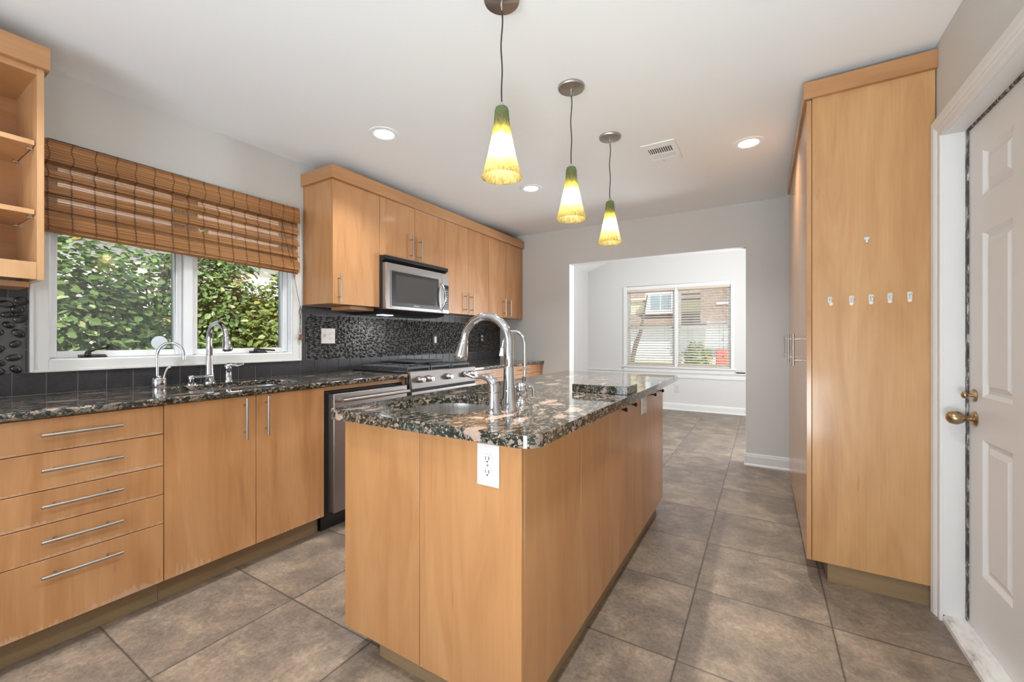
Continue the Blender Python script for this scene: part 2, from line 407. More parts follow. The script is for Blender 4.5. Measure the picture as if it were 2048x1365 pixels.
# foliage
def leafmat(name, stops):
    m = bpy.data.materials.new(name); m.use_nodes = True; k = N(m)
    a = k.n('Attribute', _attribute_name='leaf'); 
    c = k.ramp(a.outputs['Fac'], stops)
    k.col(c); k.b.inputs['Roughness'].default_value = .35
    t = k.n('BsdfTranslucent'); k.set(t.inputs[0], c); mx = k.n('MixShader'); mx.inputs[0].default_value = .35
    k.t.links.new(k.b.outputs[0], mx.inputs[1]); k.t.links.new(t.outputs[0], mx.inputs[2])
    k.t.links.new(mx.outputs[0], k.t.nodes['Material Output'].inputs[0]); return m
M['leaf'] = leafmat('evergreen_leaf', [(0, (.06, .11, .03)), (.5, (.17, .27, .08)), (.8, (.33, .43, .16)), (.96, (.55, .58, .32)), (1, (.50, .34, .10))])
M['leaf2'] = leafmat('yellow_green_leaf', [(0, (.08, .12, .02)), (.5, (.20, .27, .06)), (.85, (.36, .42, .12)), (1, (.55, .38, .10))])
M['bark'] = mat('bark', (.10, .07, .05), .9)
k = N(M['bark']); k.col(k.ramp(k.noise(k.coord('Object'), 14, 5, .7), [(.3, (.06, .042, .03)), (.7, (.19, .14, .10))]))
M['soil'] = mat('leaf_litter', (.20, .13, .08), .9)
k = N(M['soil']); k.col(k.ramp(k.noise(k.coord('Object'), 9, 6, .7), [(.3, (.10, .065, .04)), (.5, (.26, .17, .10)), (.7, (.16, .18, .06))]))
M['siding'] = mat('pale_siding', (.78, .72, .67), .7)
M['siding_y'] = mat('yellow_siding', (.88, .76, .46), .7)
for nm in ('siding', 'siding_y'):
    k = N(M[nm]); sp = k.n('SeparateXYZ'); k.set(sp.inputs[0], k.coord('Object'))
    f = k.math('FRACT', k.math('DIVIDE', sp.outputs[2], .16)); k.bump(f, .8, .02)
M['shingle'] = mat('brown_shingle', (.25, .17, .13), .85)
k = N(M['shingle']); k.col(k.ramp(k.noise(k.coord('Object'), 12, 4, .7), [(.3, (.20, .13, .10)), (.7, (.36, .26, .20))]))
M['garage'] = mat('white_garage', (.82, .83, .85), .6)
M['houseglass'] = mat('house_window_glass', (.25, .32, .36), .1)
M['lawn'] = mat('dry_lawn', (.45, .42, .22), .9)
k = N(M['lawn']); k.col(k.ramp(k.noise(k.coord('Object'), 4, 6, .7), [(.3, (.28, .30, .12)), (.7, (.62, .55, .33))]))
M['road'] = mat('concrete_drive', (.62, .60, .57), .8)

# ------------------------------------------------------------------ room shell
WX, RX, FY, CH = -2.86, 0.642, 4.434, 2.44
struct('floor', MB().box(-3.0, 2.2, -2.6, 7.5, -.1, 0), M['floor'])
struct('ceiling', MB().box(WX-.14, RX+.16, -2.6, FY+.0, CH, CH+.12), M['ceiling'])
WINY0, WINY1, WINZ0, WINZ1 = .535, 1.72, 1.066, 2.055    # rough opening of the kitchen window
struct('wall_left', MB().box(WX-.14, WX, -2.6, WINY0, 0, CH).box(WX-.14, WX, WINY1, FY, 0, CH)
       .box(WX-.14, WX, WINY0, WINY1, 0, WINZ0).box(WX-.14, WX, WINY0, WINY1, WINZ1, CH), M['wall'])
DY0, DY1, DZ1 = 1.56, 2.455, 2.022
struct('wall_right', MB().box(RX, RX+.16, -2.6, DY0, 0, CH).box(RX, RX+.16, DY1, FY, 0, CH).box(RX, RX+.16, DY0, DY1, DZ1, CH), M['wall'])
OX0, OX1, OZ = -1.907, -.127, 2.038
struct('wall_far', MB().box(WX-.14, OX0, FY, FY+.125, 0, CH).box(OX1, 1.5, FY, FY+.125, 0, CH).box(OX0, OX1, FY, FY+.125, OZ, CH+1.2)
       .box(WX-.14, OX0, FY, FY+.125, CH, CH+1.2).box(OX1, 1.5, FY, FY+.125, CH, CH+1.2), M['wall'])
struct('wall_rear', MB().box(WX-.14, -2.35, -2.6, -2.46, 0, CH).box(.15, RX+.16, -2.6, -2.46, 0, CH).box(-2.35, .15, -2.6, -2.46, 0, .5).box(-2.35, .15, -2.6, -2.46, 2.3, CH), M['wall'])
# white corner bead lining of the opening
struct('added_rear_panel', MB().box(-2.36, .16, -2.52, -2.50, .49, 2.31), M['trim'])  # added unseen panel closing the made-up rear opening against direct sun
struct('trim_1', MB().box(OX0-.0, OX0+.006, FY-.002, FY+.127, 0, OZ).box(OX1-.006, OX1, FY-.002, FY+.127, 0, OZ).box(OX0, OX1, FY-.002, FY+.127, OZ-.006, OZ), M['wall_b'])
# breakfast room
BY = 7.29; BX0 = -2.76
W2X0, W2X1, W2Z0, W2Z1 = -2.04, -.415, .72, 2.03
bm_ = MB()
bm_.box(BX0-.12, W2X0, BY, BY+.14, 0, 3.7).box(W2X1, 1.6, BY, BY+.14, 0, 3.7).box(W2X0, W2X1, BY, BY+.14, 0, W2Z0).box(W2X0, W2X1, BY, BY+.14, W2Z1, 3.7)
struct('wall_breakfast_back', bm_, M['wall_b'])
struct('wall_breakfast_left', MB().box(BX0-.12, BX0, FY+.125, BY, 0, 3.7), M['wall_b'])
struct('wall_breakfast_right', MB().box(1.5, 1.62, FY, BY+.1, 0, 3.7), M['wall_b'])
sl = .40
struct('ceiling_breakfast', MB().hexa([(BX0-.1, FY+.125, 2.357), (.0, FY+.125, 2.397+sl*2.76), (0, BY, 2.397+sl*2.76), (BX0-.1, BY, 2.357),
      (BX0-.1, FY+.125, 2.50), (0, FY+.125, 2.54+sl*2.76), (0, BY, 2.54+sl*2.76), (BX0-.1, BY, 2.50)]).box(0, 1.6, FY+.125, BY, 3.50, 3.62), M['ceiling'])
# baseboards and chair rail
def base_prof(): return [(0, 0), (.022, 0), (.022, .012), (.014, .022), (.014, .088), (.010, .098), (.010, .104), (.004, .115), (0, .115)]
def base_y(mb, x0, x1, yface, sgn=-1):   # runs in x, on a wall face at y
    mb.extr([(yface+sgn*a, b) for a, b in base_prof()], x0, x1, 'x')
mb = MB(); base_y(mb, OX1-.016, .26, FY)
mb.extr([(OX1-a, b) for a, b in base_prof()], FY-.016, FY+.14, 'y')
struct('baseboard_far', mb, M['trim'])
mb = MB(); base_y(mb, BX0, 1.5, BY); struct('baseboard_breakfast', mb, M['trim_b'])
mb = MB(); mb.extr([(BX0+a, b) for a, b in base_prof()], FY+.13, BY-.02, 'y'); struct('baseboard_left', mb, M['trim'])
mb = MB(); mb.extr([(BY, .535), (BY-.012, .535), (BY-.014, .56), (BY-.010, .60), (BY-.018, .615), (BY-.036, .622), (BY-.036, .64), (BY, .643)], BX0, 1.5, 'x')
struct('trim_2', mb, M['trim_b'])
struct('ground_outside', MB().box(-14, -3.05, -6, 30, -.35, -.15), M['soil']).__setitem__('kind', 'structure')
struct('lawn_outside', MB().hexa([(-14, 7.6, -.6), (12, 7.6, -.6), (12, 12, -.6), (-14, 12, -.6), (-14, 7.6, -.2), (12, 7.6, -.2), (12, 12, .42), (-14, 12, .42)])
       .hexa([(-14, 12, -.6), (12, 12, -.6), (12, 40, -.6), (-14, 40, -.6), (-14, 12, .42), (12, 12, .42), (12, 40, .62), (-14, 40, .62)]), M['lawn'])
struct('driveway_outside', MB().hexa([(-14, 14.5, .36), (12, 14.5, .36), (12, 17.2, .38), (-14, 17.2, .38), (-14, 14.5, .445), (12, 14.5, .445), (12, 17.2, .465), (-14, 17.2, .465)]), M['road'])

# ------------------------------------------------------------------ kitchen window (left)
w = thing('window_1', 'white double casement kitchen window behind the bamboo shade and sink', 'window', (-2.90, 1.13, 1.02), kind='structure')
cy0, cy1, cz0, cz1 = .483, 1.776, 1.018, 2.105
mb = MB()
for (a0, a1, b0, b1) in ((cy0, WINY0+.006, cz0, cz1), (WINY1-.006, cy1, cz0, cz1), (WINY0+.006, WINY1-.006, cz0, WINZ0+.006), (WINY0+.006, WINY1-.006, WINZ1-.006, cz1)):
    mb.box(WX+.001, WX+.020, a0, a1, b0, b1)
mb.box(WX+.020, WX+.026, cy0, cy0+.012, cz0, cz1).box(WX+.020, WX+.026, cy1-.012, cy1, cz0, cz1).box(WX+.020, WX+.026, cy0+.012, cy1-.012, cz0, cz0+.012)
mb.obj('casing', M['white_trim'], w, .002)
ym = 1.105   # mullion centre
mb = MB()
mb.box(-2.985, WX+.012, WINY0, WINY0+.012, WINZ0, WINZ1).box(-2.985, WX+.012, WINY1-.012, WINY1, WINZ0, WINZ1)
mb.box(-2.985, WX+.012, WINY0+.012, WINY1-.012, WINZ0, WINZ0+.012).box(-2.985, WX+.012, WINY0+.012, WINY1-.012, WINZ1-.012, WINZ1)
mb.box(-2.985, -2.878, ym-.022, ym+.022, WINZ0+.012, WINZ1-.012)
mb.obj('frame', M['vinyl'], w, .002)
def sash(y0, y1, hz):
    z0, z1 = WINZ0+.014, WINZ1-.014
    mb = MB(); t = .032
    mb.box(-2.95, -2.905, y0, y0+t, z0, z1).box(-2.95, -2.905, y1-t, y1, z0, z1).box(-2.95, -2.905, y0+t, y1-t, z0, z0+t).box(-2.95, -2.905, y0+t, y1-t, z1-t, z1)
    mb.box(-2.905, -2.896, y0, y0+.012, z0, z1).box(-2.905, -2.896, y1-.012, y1, z0, z1)
    s = mb.obj('sash', M['vinyl'], w, .003)
    MB().box(-2.932, -2.928, y0+t-.004, y1-t+.004, z0+t-.004, z1-t+.004).obj('pane', M['glass_haze'] if hz else M['glass'], s)
sash(WINY0+.014, ym-.024, True); sash(ym+.024, WINY1-.014, False)
def crank(y, fold):
    mb = MB()
    mb.extr([(-2.896+a, b) for a, b in ((0, 1.079), (.03, 1.079), (.034, 1.084), (.0, 1.094))], y-.05, y+.05, 'y')
    mb.lathe([(.012, 0), (.012, .012), (.007, .022)], (-2.878, y-.018, 1.09))
    if not fold:
        mb.tube([(-2.874, y-.018, 1.108), (-2.866, y+.01, 1.122), (-2.862, y+.045, 1.126)], [.008, .0065, .006], 10)
        mb.tube([(-2.862, y+.047, 1.122), (-2.85, y+.052, 1.140)], .008, 10)
    else:
        mb.tube([(-2.872, y-.02, 1.104), (-2.868, y+.03, 1.100), (-2.866, y+.10, 1.094)], [.008, .006, .006], 10)
        mb.ell((-2.868, y-.005, 1.108), (.006, .008, .012))
    return mb.obj('crank_handle', M['bronze'], w, smooth=40)
crank(.70, False).__setitem__('label', 'bronze crank handle with raised arm')
crank(1.50, True).__setitem__('label', 'bronze crank handle folded flat')
d = MB().lathe([(.0, 0), (.036, 0), (.038, .0015), (.036, .003), (0, .003)], (-2.9275, .985, 1.150), 'x', 36)
d = d.obj('window_disc', mat('frosted_disc', (.62, .68, .70), .4), None, smooth=40)
tag(d, 'round frosted disc stuck in lower corner of the left window pane', 'window disc')

# ------------------------------------------------------------------ bamboo roman shade
def bamboo():
    t = thing('bamboo_roman_shade', 'brown woven bamboo roman shade half raised over the sink window', 'window shade', (-2.82, 1.12, 2.09))
    Y0, Y1 = .508, 1.735
    def zt(z, y):                                   # the shade hangs lower on its right side
        f = (2.085-z)/.40; return z - .034*f*(y-Y0)/(Y1-Y0)
    def slats(z0, z1, xtop, xbot, pitch, h, y0=Y0, y1=Y1, bow=0, gaps=False):
        mb = MB(); n = int((z1-z0)/pitch)
        for i in range(n):
            zc = z1 - (i+.5)*pitch; f = i/max(n-1, 1); x = xtop + (xbot-xtop)*f + bow*math.sin(PI*f)
            j = random.uniform(-.003, .003); a = y0+j; b = y1+random.uniform(-.003, .003)
            g = random.uniform(-.0007, .0007)
            if gaps and .22 < f < .62: h_ = h*random.choice((.35, .55, .75, .9))
            else: h_ = h
            mb.hexa([(x, a, zt(zc-h_/2, a)+g), (x+.0018, a, zt(zc-h_/2, a)+g), (x+.0018, b, zt(zc-h_/2, b)-g), (x, b, zt(zc-h_/2, b)-g),
                     (x, a, zt(zc+h_/2, a)+g), (x+.0018, a, zt(zc+h_/2, a)+g), (x+.0018, b, zt(zc+h_/2, b)-g), (x, b, zt(zc+h_/2, b)-g)])
        return mb
    MB().box(-2.832, -2.812, Y0+.01, Y1-.01, 2.045, 2.08).obj('headrail', M['wood_h'], t)
    slats(1.985, 2.088, -2.797, -2.788, .0052, .0049, bow=.004).obj('valance', M['bamboo'], t)
    # main sheet falling in shallow overlapping folds
    tops = [2.00, 1.925, 1.85, 1.775]
    segs = []
    for i, zt_ in enumerate(tops):
        segs.append((zt_-.084, zt_, -2.822, -2.800))
    for (z0, z1, xa, xb) in segs:
        slats(z0, z1, xa, xb, .0054, .0048, gaps=True).obj('fold', M['bamboo'], t)
    # gathered folds at the bottom
    for i, (z0, z1, xa, xb) in enumerate([(1.665, 1.735, -2.824, -2.815), (1.672, 1.728, -2.812, -2.800), (1.690, 1.745, -2.802, -2.789)]):
        slats(z0, z1, xa, xb, .0050, .0047, bow=.004).obj('gathered_fold', M['bamboo'], t)
    ys = [.531, .609, .690, .766, .841, .918, 1.0, 1.075, 1.152, 1.228, 1.305, 1.383, 1.459, 1.536, 1.617, 1.690]
    prof = [(2.088, -2.794), (2.04, -2.789), (1.985, -2.785), (1.984, -2.816), (1.918, -2.797), (1.915, -2.816), (1.843, -2.797), (1.84, -2.816), (1.768, -2.797), (1.765, -2.81),
            (1.746, -2.798), (1.70, -2.785), (1.69, -2.786), (1.672, -2.797), (1.662, -2.812)]
    for y in ys:
        mb = MB(); pts = []
        for (a, xa), (b, xb) in zip(prof, prof[1:]):
            n = max(1, int(abs(a-b)/.006))
            for i in range(n):
                z = a + (b-a)*i/n; x = xa + (xb-xa)*i/n
                yy = y + .0028*(1 if len(pts) % 2 else -1) + (.004*math.sin(z*70+y*9) if a > 1.98 else 0)
                pts.append((x+.002, yy, zt(z, yy)))
        mb.tube(pts, .0012, 5); mb.obj('stitching', M['thread'], t)
    mb = MB(); mb.tube([(-2.784, 1.60, 1.99), (-2.786, 1.645, 1.80), (-2.80, 1.69, 1.66), (-2.815, 1.73, 1.50), (-2.83, 1.762, 1.40), (-2.832, 1.765, 1.28)], .0016, 6)
    mb.tube([(-2.832, 1.765, 1.41), (-2.825, 1.757, 1.39), (-2.828, 1.75, 1.36), (-2.83, 1.764, 1.34), (-2.828, 1.772, 1.37), (-2.83, 1.765, 1.40)], .0016, 6)
    mb.tube([(-2.832, 1.765, 1.35), (-2.828, 1.762, 1.30), (-2.82, 1.752, 1.25), (-2.82, 1.744, 1.21), (-2.825, 1.75, 1.19), (-2.828, 1.763, 1.205)], .0014, 6)
    for i in range(3): mb.tube([(-2.832, 1.762+.003*i, 1.34), (-2.828, 1.766-.002*i, 1.215)], .0014, 6)
    mb.obj('lift_cord', M['thread'], t)
    mb = MB()
    for i in range(5):
        a = i*1.3; mb.lathe([(.002, .03), (.005, .02), (.009, .002), (.008, 0), (0, 0)], (-2.826+.004*math.cos(a), 1.762+.009*math.sin(a), 1.165+.008*(i % 3)), n=12)
    mb.obj('tassel', mat('amber_wood_tassel', (.20, .055, .02), .3), t, smooth=40)
bamboo()

# ------------------------------------------------------------------ backsplash
def backsplash(label, y0, y1, z0, z1, rows_top, seed, ps=.019, edges=(True, True)):
    rnd = random.Random(seed)
    t = thing('backsplash', label, 'backsplash', (WX, (y0+y1)/2, z0), kind='structure')
    xb = WX+.002
    ty = .034 if edges[0] else 0; ty1 = (.034 if edges[0] else .012) if edges[1] else 0
    MB().box(xb, WX+.011, y0+ty, y1-ty1, z0, z1-rows_top).obj('grout_bed', M['grout'], t)
    # pebbles, packed by dart throwing
    pts = []; a0, a1, b0, b1 = y0+ty+.010, y1-ty1-.008, z0+.009, z1-rows_top-.009
    cell = ps; grid = {}
    area = (a1-a0)*(b1-b0)
    for _ in range(int(area/(ps*ps)*45)):
        p = (rnd.uniform(a0, a1), rnd.uniform(b0, b1)); g = (int(p[0]/cell), int(p[1]/cell)); ok = True
        for i in range(-2, 3):
            for j in range(-2, 3):
                for q in grid.get((g[0]+i, g[1]+j), ()):
                    if ((p[0]-q[0])/1.12)**2 + ((p[1]-q[1])/.92)**2 < (ps*1.38)**2: ok = False
            if not ok: break
        if ok: grid.setdefault(g, []).append(p); pts.append(p)
    mb = MB()
    for (y, z) in pts:
        ry = ps*rnd.uniform(.74, 1.02); rz = ps*rnd.uniform(.56, .76); a = rnd.uniform(-.9, .9)
        rot = Matrix.Rotation(a, 3, 'X')
        mb.ell((WX+.0105, y, z), (rnd.uniform(.008, .012), ry, rz), 12, 7, rot)
    mb.obj('pebbles', M['pebble'], t, smooth=80, fix=False)
    return t
def slate_rows(t, rects):
    mb = MB()
    for (a0, a1, b0, b1) in rects: mb.box(WX+.003, WX+.013, a0+.0022, a1-.0022, b0+.0012, b1-.0012)
    mb.obj('slate_tiles', M['slate'], t, .0012)
    mb = MB()
    for (a0, a1, b0, b1) in rects: mb.box(WX+.002, WX+.0095, a0, a1, b0, b1)
    mb.obj('tile_joints', M['joint'], t)
BSL = 1.02
t = backsplash('black river pebble and slate backsplash between window and far wall', 1.78, FY-.002, BSL, 1.414, .066, 3)
rects = []
y = .445-.106*5
while y < FY-.01:
    rects.append((max(y, -.2), min(y+.1035, FY-.003), .917, BSL)); y += .1035
y = 1.78
while y < FY-.01:
    rects.append((y, min(y+.1035, FY-.003), 1.350, 1.414)); y += .1035
z = BSL
while z < 1.34:
    rects.append((1.78, 1.812, z, min(z+.1035, 1.35))); rects.append((FY-.036, FY-.003, z, min(z+.1035, 1.35))); z += .1035
slate_rows(t, rects)
t2 = backsplash('black pebble and slate backsplash under the open shelves left of window', -.2, .480, BSL, 1.404, .052, 5, ps=.026, edges=(False, True))
rects = [(-.2+.1035*i, -.2+.1035*(i+1) if i < 6 else .480, 1.352, 1.404) for i in range(7)]
z = BSL
while z < 1.34: rects.append((.468, .480, z, min(z+.1035, 1.352))); z += .1035
slate_rows(t2, rects)

# ------------------------------------------------------------------ handles
def bar_pull(parent, p0, p1, out, r=.006, stand=.032, label=None):
    """bar from p0 to p1 (points on the bar axis), posts reach back along -out"""
    p0, p1, out = Vector(p0), Vector(p1), Vector(out)
    d = (p1-p0).normalized(); mb = MB(); mb.tube([p0, p1], r, 14)
    L = (p1-p0).length; ins = L*.17
    for q in (p0+d*ins, p1-d*ins): mb.tube([q, q-out*stand], .0042, 10)
    return mb.obj('handle', M['brushed'], parent, smooth=40)

# ------------------------------------------------------------------ base cabinets along the left wall
FX = -2.25           # front face of doors
def carcass(t, y0, y1, z0=.108, z1=.884, xb=WX+.015, xf=FX-.020):
    MB().box(xb, xf, y0, y1, z0, z1).obj('body', M['wood'], t)
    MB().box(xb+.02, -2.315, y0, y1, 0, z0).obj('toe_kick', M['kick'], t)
t = thing('drawer_cabinet', 'maple base cabinet with five stacked worn drawers, left of the sink doors', 'cabinet', (-2.55, .52, 0))
carcass(t, .255, .772)
zs = [.108, .362, .490, .615, .755, .880]
for i in range(5):
    z0, z1 = zs[i]+(0 if i == 0 else .0015), zs[i+1]-.0015
    d = MB().box(FX-.019, FX, .257, .7715, z0, z1).obj('drawer', M['wood_drawer'], t, .0012)
    zc = [.307, .435, .563, .694, .822][i]
    bar_pull(d, (FX+.034, .405, zc), (FX+.034, .628, zc), (1, 0, 0))
t = thing('drawer_cabinet', 'maple base cabinet nearest the camera at the left edge, mostly out of frame', 'cabinet', (-2.55, 0.0, 0))
carcass(t, -.255, .2545)
MB().box(FX-.019, FX, -.253, .2525, .108, .880).obj('door', M['wood_worn'], t, .0012)
t = thing('sink_cabinet', 'maple base cabinet with two scuffed doors below the window sink', 'cabinet', (-2.55, 1.16, 0))
MB().box(WX+.015, FX-.02, .7735, .79, .108, .884).box(WX+.015, FX-.02, 1.535, 1.551, .108, .884).box(WX+.015, FX-.02, .79, 1.535, .108, .125)\
    .box(WX+.015, WX+.03, .79, 1.535, .125, .65).box(-2.30, FX-.02, .79, 1.535, .845, .884).obj('body', M['wood'], t)
MB().box(WX+.035, -2.315, .7735, 1.551, 0, .108).obj('toe_kick', M['kick'], t)
d = MB().box(FX-.019, FX, .7745, 1.1595, .108, .880).obj('door', M['wood_worn'], t, .0012); bar_pull(d, (FX+.034, 1.101, .665), (FX+.034, 1.101, .873), (1, 0, 0))
d = MB().box(FX-.019, FX, 1.1625, 1.551, .108, .880).obj('door', M['wood_worn'], t, .0012); bar_pull(d, (FX+.034, 1.207, .665), (FX+.034, 1.207, .873), (1, 0, 0))
# filler around dishwasher
t = MB().box(WX+.02, FX-.004, 1.5525, 2.214, .858, .884).box(WX+.02, FX-.004, 2.192, 2.214, .0, .858).obj('filler_panel', M['wood_h'], None, .001)
tag(t, 'thin maple rail and end strip framing the dishwasher under the worktop', 'panel')

# dishwasher
t = thing('dishwasher', 'stainless steel dishwasher between sink cabinet and range', 'dishwasher', (-2.52, 1.875, 0))
MB().box(WX+.05, -2.262, 1.562, 2.188, .10, .852).obj('tub_casing', M['blackmatte'], t)
MB().box(WX+.05, -2.30, 1.562, 2.188, 0, .118).obj('kick_plate', M['black'], t)
d = MB().box(-2.262, -2.205, 1.586, 2.186, .120, .838).obj('door', M['steel_v'], t, .004)
MB().box(-2.258, -2.215, 1.588, 2.184, .8385, .8415).obj('control_strip', M['black'], d)
mb = MB(); mb.tube([(-2.158, 1.612, .800), (-2.158, 2.160, .800)], .012, 16)
for y in (1.625, 2.147): mb.tube([(-2.158, y, .800), (-2.205, y, .800)], [.011, .013], 12)
mb.obj('handle', M['steel_v'], d, smooth=40)

# right-hand base drawers
t = thing('drawer_cabinet', 'maple base cabinet with two columns of drawers right of the range', 'cabinet', (-2.55, 3.73, 0))
carcass(t, 3.036, FY-.003)
for (y0, y1) in ((3.038, 3.755), (3.758, FY-.005)):
    yc = {3.038: 3.245, 3.758: 3.99}[y0]
    for (z0, z1) in ((.108, .40), (.403, .597), (.600, .788), (.791, .880)):
        d = MB().box(FX-.019, FX, y0, y1, z0, z1).obj('drawer', M['wood_drawer'], t, .0012)
        zc = (z0+z1)/2; bar_pull(d, (FX+.034, yc-.11, zc), (FX+.034, yc+.11, zc), (1, 0, 0), r=.005)

# ------------------------------------------------------------------ worktops and sink
zc0, zc1 = .885, .915
sink_hole = rrect(-2.70, -2.335, .925, 1.485, [.12, .12, .10, .10], 10)
o = slab('granite_worktop', [(-2.847, -.25), (-2.222, -.25), (-2.222, 2.214), (-2.847, 2.214)], [sink_hole], zc0, zc1, M['granite'], None, .007)
tag(o, 'dark polished granite worktop under the window, around the wall sink', 'worktop')
o = slab('granite_worktop', [(-2.847, 3.034), (-2.222, 3.034), (-2.222, FY-.003), (-2.847, FY-.003)], [], zc0, zc1, M['granite'], None, .007)
tag(o, 'short dark granite worktop beside the far wall, right of the range', 'worktop')
def sink(name, label, x0, x1, y0, y1, rr, depth, cat='sink', zc0=.885):
    t = thing(name, label, cat, ((x0+x1)/2, (y0+y1)/2, zc0-depth))
    prof = [(.012, 0), (-.004, 0), (-.006, -.02), (-.010, -depth+.05), (-.03, -depth+.012), (-.07, -depth)]
    rings = []
    for (g, dz) in prof:
        rings.append([(x, y, zc0-.001+dz) for x, y in rrect(x0-g, x1+g, y0-g, y1+g, [max(r+g, .01) for r in rr], 10)])
    mb = MB(); n = len(rings[0]); vs = [p for r in rings for p in r]; fs = []
    for i in range(len(rings)-1):
        for k_ in range(n): fs.append((i*n+k_, i*n+(k_+1) % n, (i+1)*n+(k_+1) % n, (i+1)*n+k_))
    fs.append(tuple((len(rings)-1)*n+k_ for k_ in range(n)))
    mb.add(vs, fs); ob = mb.obj('basin', M['sinksteel'], t, smooth=60)
    s = ob.modifiers.new('solid', 'SOLIDIFY'); s.thickness = .0012; s.offset = 1
    MB().lathe([(0, .002), (.028, .002), (.030, .005), (.042, .005), (.044, .001), (0, .001)], ((x0+x1)/2, (y0+y1)/2, zc0-depth), n=28).obj('drain', M['chrome'], t, smooth=40)
sink('kitchen_sink', 'stainless undermount sink below the kitchen window', -2.70, -2.335, .925, 1.485, [.12, .12, .10, .10], .19)

# ------------------------------------------------------------------ taps
def arc_pts(base, z0, ztop, reach, ang, drop, n=18, r=None):
    """gooseneck: up from base to z0, half circle over to reach, then down by drop"""
    bx, by = base; dx, dy = math.cos(ang), math.sin(ang); R = reach/2; H_ = ztop-z0
    P = []
    for i in range(n+1):
        a = PI - PI*1.0*i/n
        P.append((bx+dx*(R+R*math.cos(a)), by+dy*(R+R*math.cos(a)), z0+H_*math.sin(a)))
    e = P[-1]; P.append((e[0]-dx*(-.004), e[1], e[2]-drop)); return P
def pull_faucet(name, label, base, ang, ztop, reach, zj, znoz0, znoz1, k=1.0):
    t = thing(name, label, 'faucet', (base[0], base[1], zc1))
    bx, by = base
    MB().lathe([(.0, 0), (.033*k, 0), (.033*k, .006), (.028*k, .014), (.0235*k, .05), (.0205*k, .11), (.0185*k, zj-zc1)], (bx, by, zc1), n=32).obj('base', M['chrome'], t, smooth=40)
    dx, dy = math.cos(ang), math.sin(ang); z0 = ztop-.115*k*1.0
    pts = [(bx, by, zj), (bx, by, zj+.003), (bx, by, z0)]
    rs = [.0165*k, .0172*k, .0165*k]
    n = 22; R = reach/2
    end_a = math.radians(6)
    for i in range(1, n+1):
        a = PI + (end_a-PI)*i/n; pts.append((bx+dx*(R*.92+R*.92*math.cos(a)), by+dy*(R*.92+R*.92*math.cos(a)), z0+(ztop-.0165*k-z0)*math.sin(a))); rs.append((.0165-.003*i/n)*k)
    MB().tube(pts, rs, 20).obj('spout', M['chrome'], t, smooth=40)
    e = Vector(pts[-1]); tip = Vector((bx+dx*reach, by+dy*reach, znoz1)); top = e
    d = (tip-top); q = [top-d*.02, top+d*.04, top+d*.10, top+d*.40, top+d*.75, top+d*.96, tip]
    h = MB().tube(q, [.0145*k, .0170*k, .0165*k, .021*k, .0255*k, .0262*k, .024*k], 24).obj('spray_head', M['chrome'], t, smooth=40)
    MB().tube([tip, tip+d.normalized()*.003], [.021*k, .020*k], 20).obj('aerator', M['black'], h)
    return t
pull_faucet('pull_down_faucet', 'tall chrome gooseneck pull-down faucet behind the island sink', (-.785, 1.281), PI, 1.272, .222, 1.072, 1.165, 1.092)
pull_faucet('pull_down_faucet', 'chrome gooseneck pull-down faucet in front of the kitchen window', (-2.765, 1.165), 0.03, 1.278, .20, 1.075, 1.17, 1.107, .95)
def lever(name, label, base, ang, ztop, style):
    bx, by = base; dx, dy = math.cos(ang), math.sin(ang); t = thing(name, label, 'faucet handle', (bx, by, zc1))
    if style == 'big':
        MB().lathe([(0, 0), (.027, 0), (.027, .006), (.0225, .014), (.021, .045), (.0205, .070)], (bx, by, zc1), n=28).obj('base', M['chrome'], t, smooth=40)
        pts = [(bx, by, zc1+.072), (bx, by, zc1+.090), (bx+dx*.006, by+dy*.006, zc1+.106), (bx+dx*.025, by+dy*.025, zc1+.119), (bx+dx*.05, by+dy*.05, zc1+.120), (bx+dx*.085, by+dy*.085, zc1+.116), (bx+dx*.122, by+dy*.122, zc1+.128), (bx+dx*.134, by+dy*.134, zc1+.130)]
        MB().tube(pts, [.0205, .0205, .0185, .0125, .009, .0065, .007, .004], 18).obj('lever', M['chrome'], t, smooth=50)
    else:
        MB().lathe([(0, 0), (.026, 0), (.026, .005), (.021, .012), (.0185, .05), (.018, .072), (.021, .078), (.019, .088), (.006, .092), (0, .092)], (bx, by, zc1), n=28).obj('base', M['chrome'], t, smooth=40)
        pts = [(bx-dx*.012, by-dy*.012, zc1+.086), (bx, by, zc1+.098), (bx+dx*.03, by+dy*.03, zc1+.100), (bx+dx*.05, by+dy*.05, zc1+.094), (bx+dx*.080, by+dy*.080, zc1+.103)]
        MB().tube(pts, [.012, .015, .012, .008, .0045], 16).obj('lever', M['chrome'], t, smooth=50)
lever('faucet_handle', 'curved chrome lever handle standing in front of the island faucet', (-.800, 1.205), PI, 1.035, 'big')
lever('faucet_handle', 'chrome single lever handle right of the window faucet', (-2.765, 1.265), .9, 1.02, 'small')
# low dispenser with long lever beside the window faucet
t = thing('soap_dispenser', 'low chrome soap dispenser with a flat spout beside the window faucet', 'soap dispenser', (-2.765, 1.075, zc1))
MB().lathe([(0, 0), (.027, 0), (.027, .004), (.02, .010), (.0125, .016), (.0125, .026), (.0175, .030), (.018, .046), (.015, .050), (0, .050)], (-2.765, 1.075, zc1), n=28).obj('body', M['chrome'], t, smooth=40)
MB().tube([(-2.755, 1.08, zc1+.043), (-2.715, 1.108, zc1+.042), (-2.685, 1.130, zc1+.047), (-2.665, 1.146, zc1+.048)], [.006, .008, .009, .004], 12).obj('spout', M['chrome'], t, smooth=50)
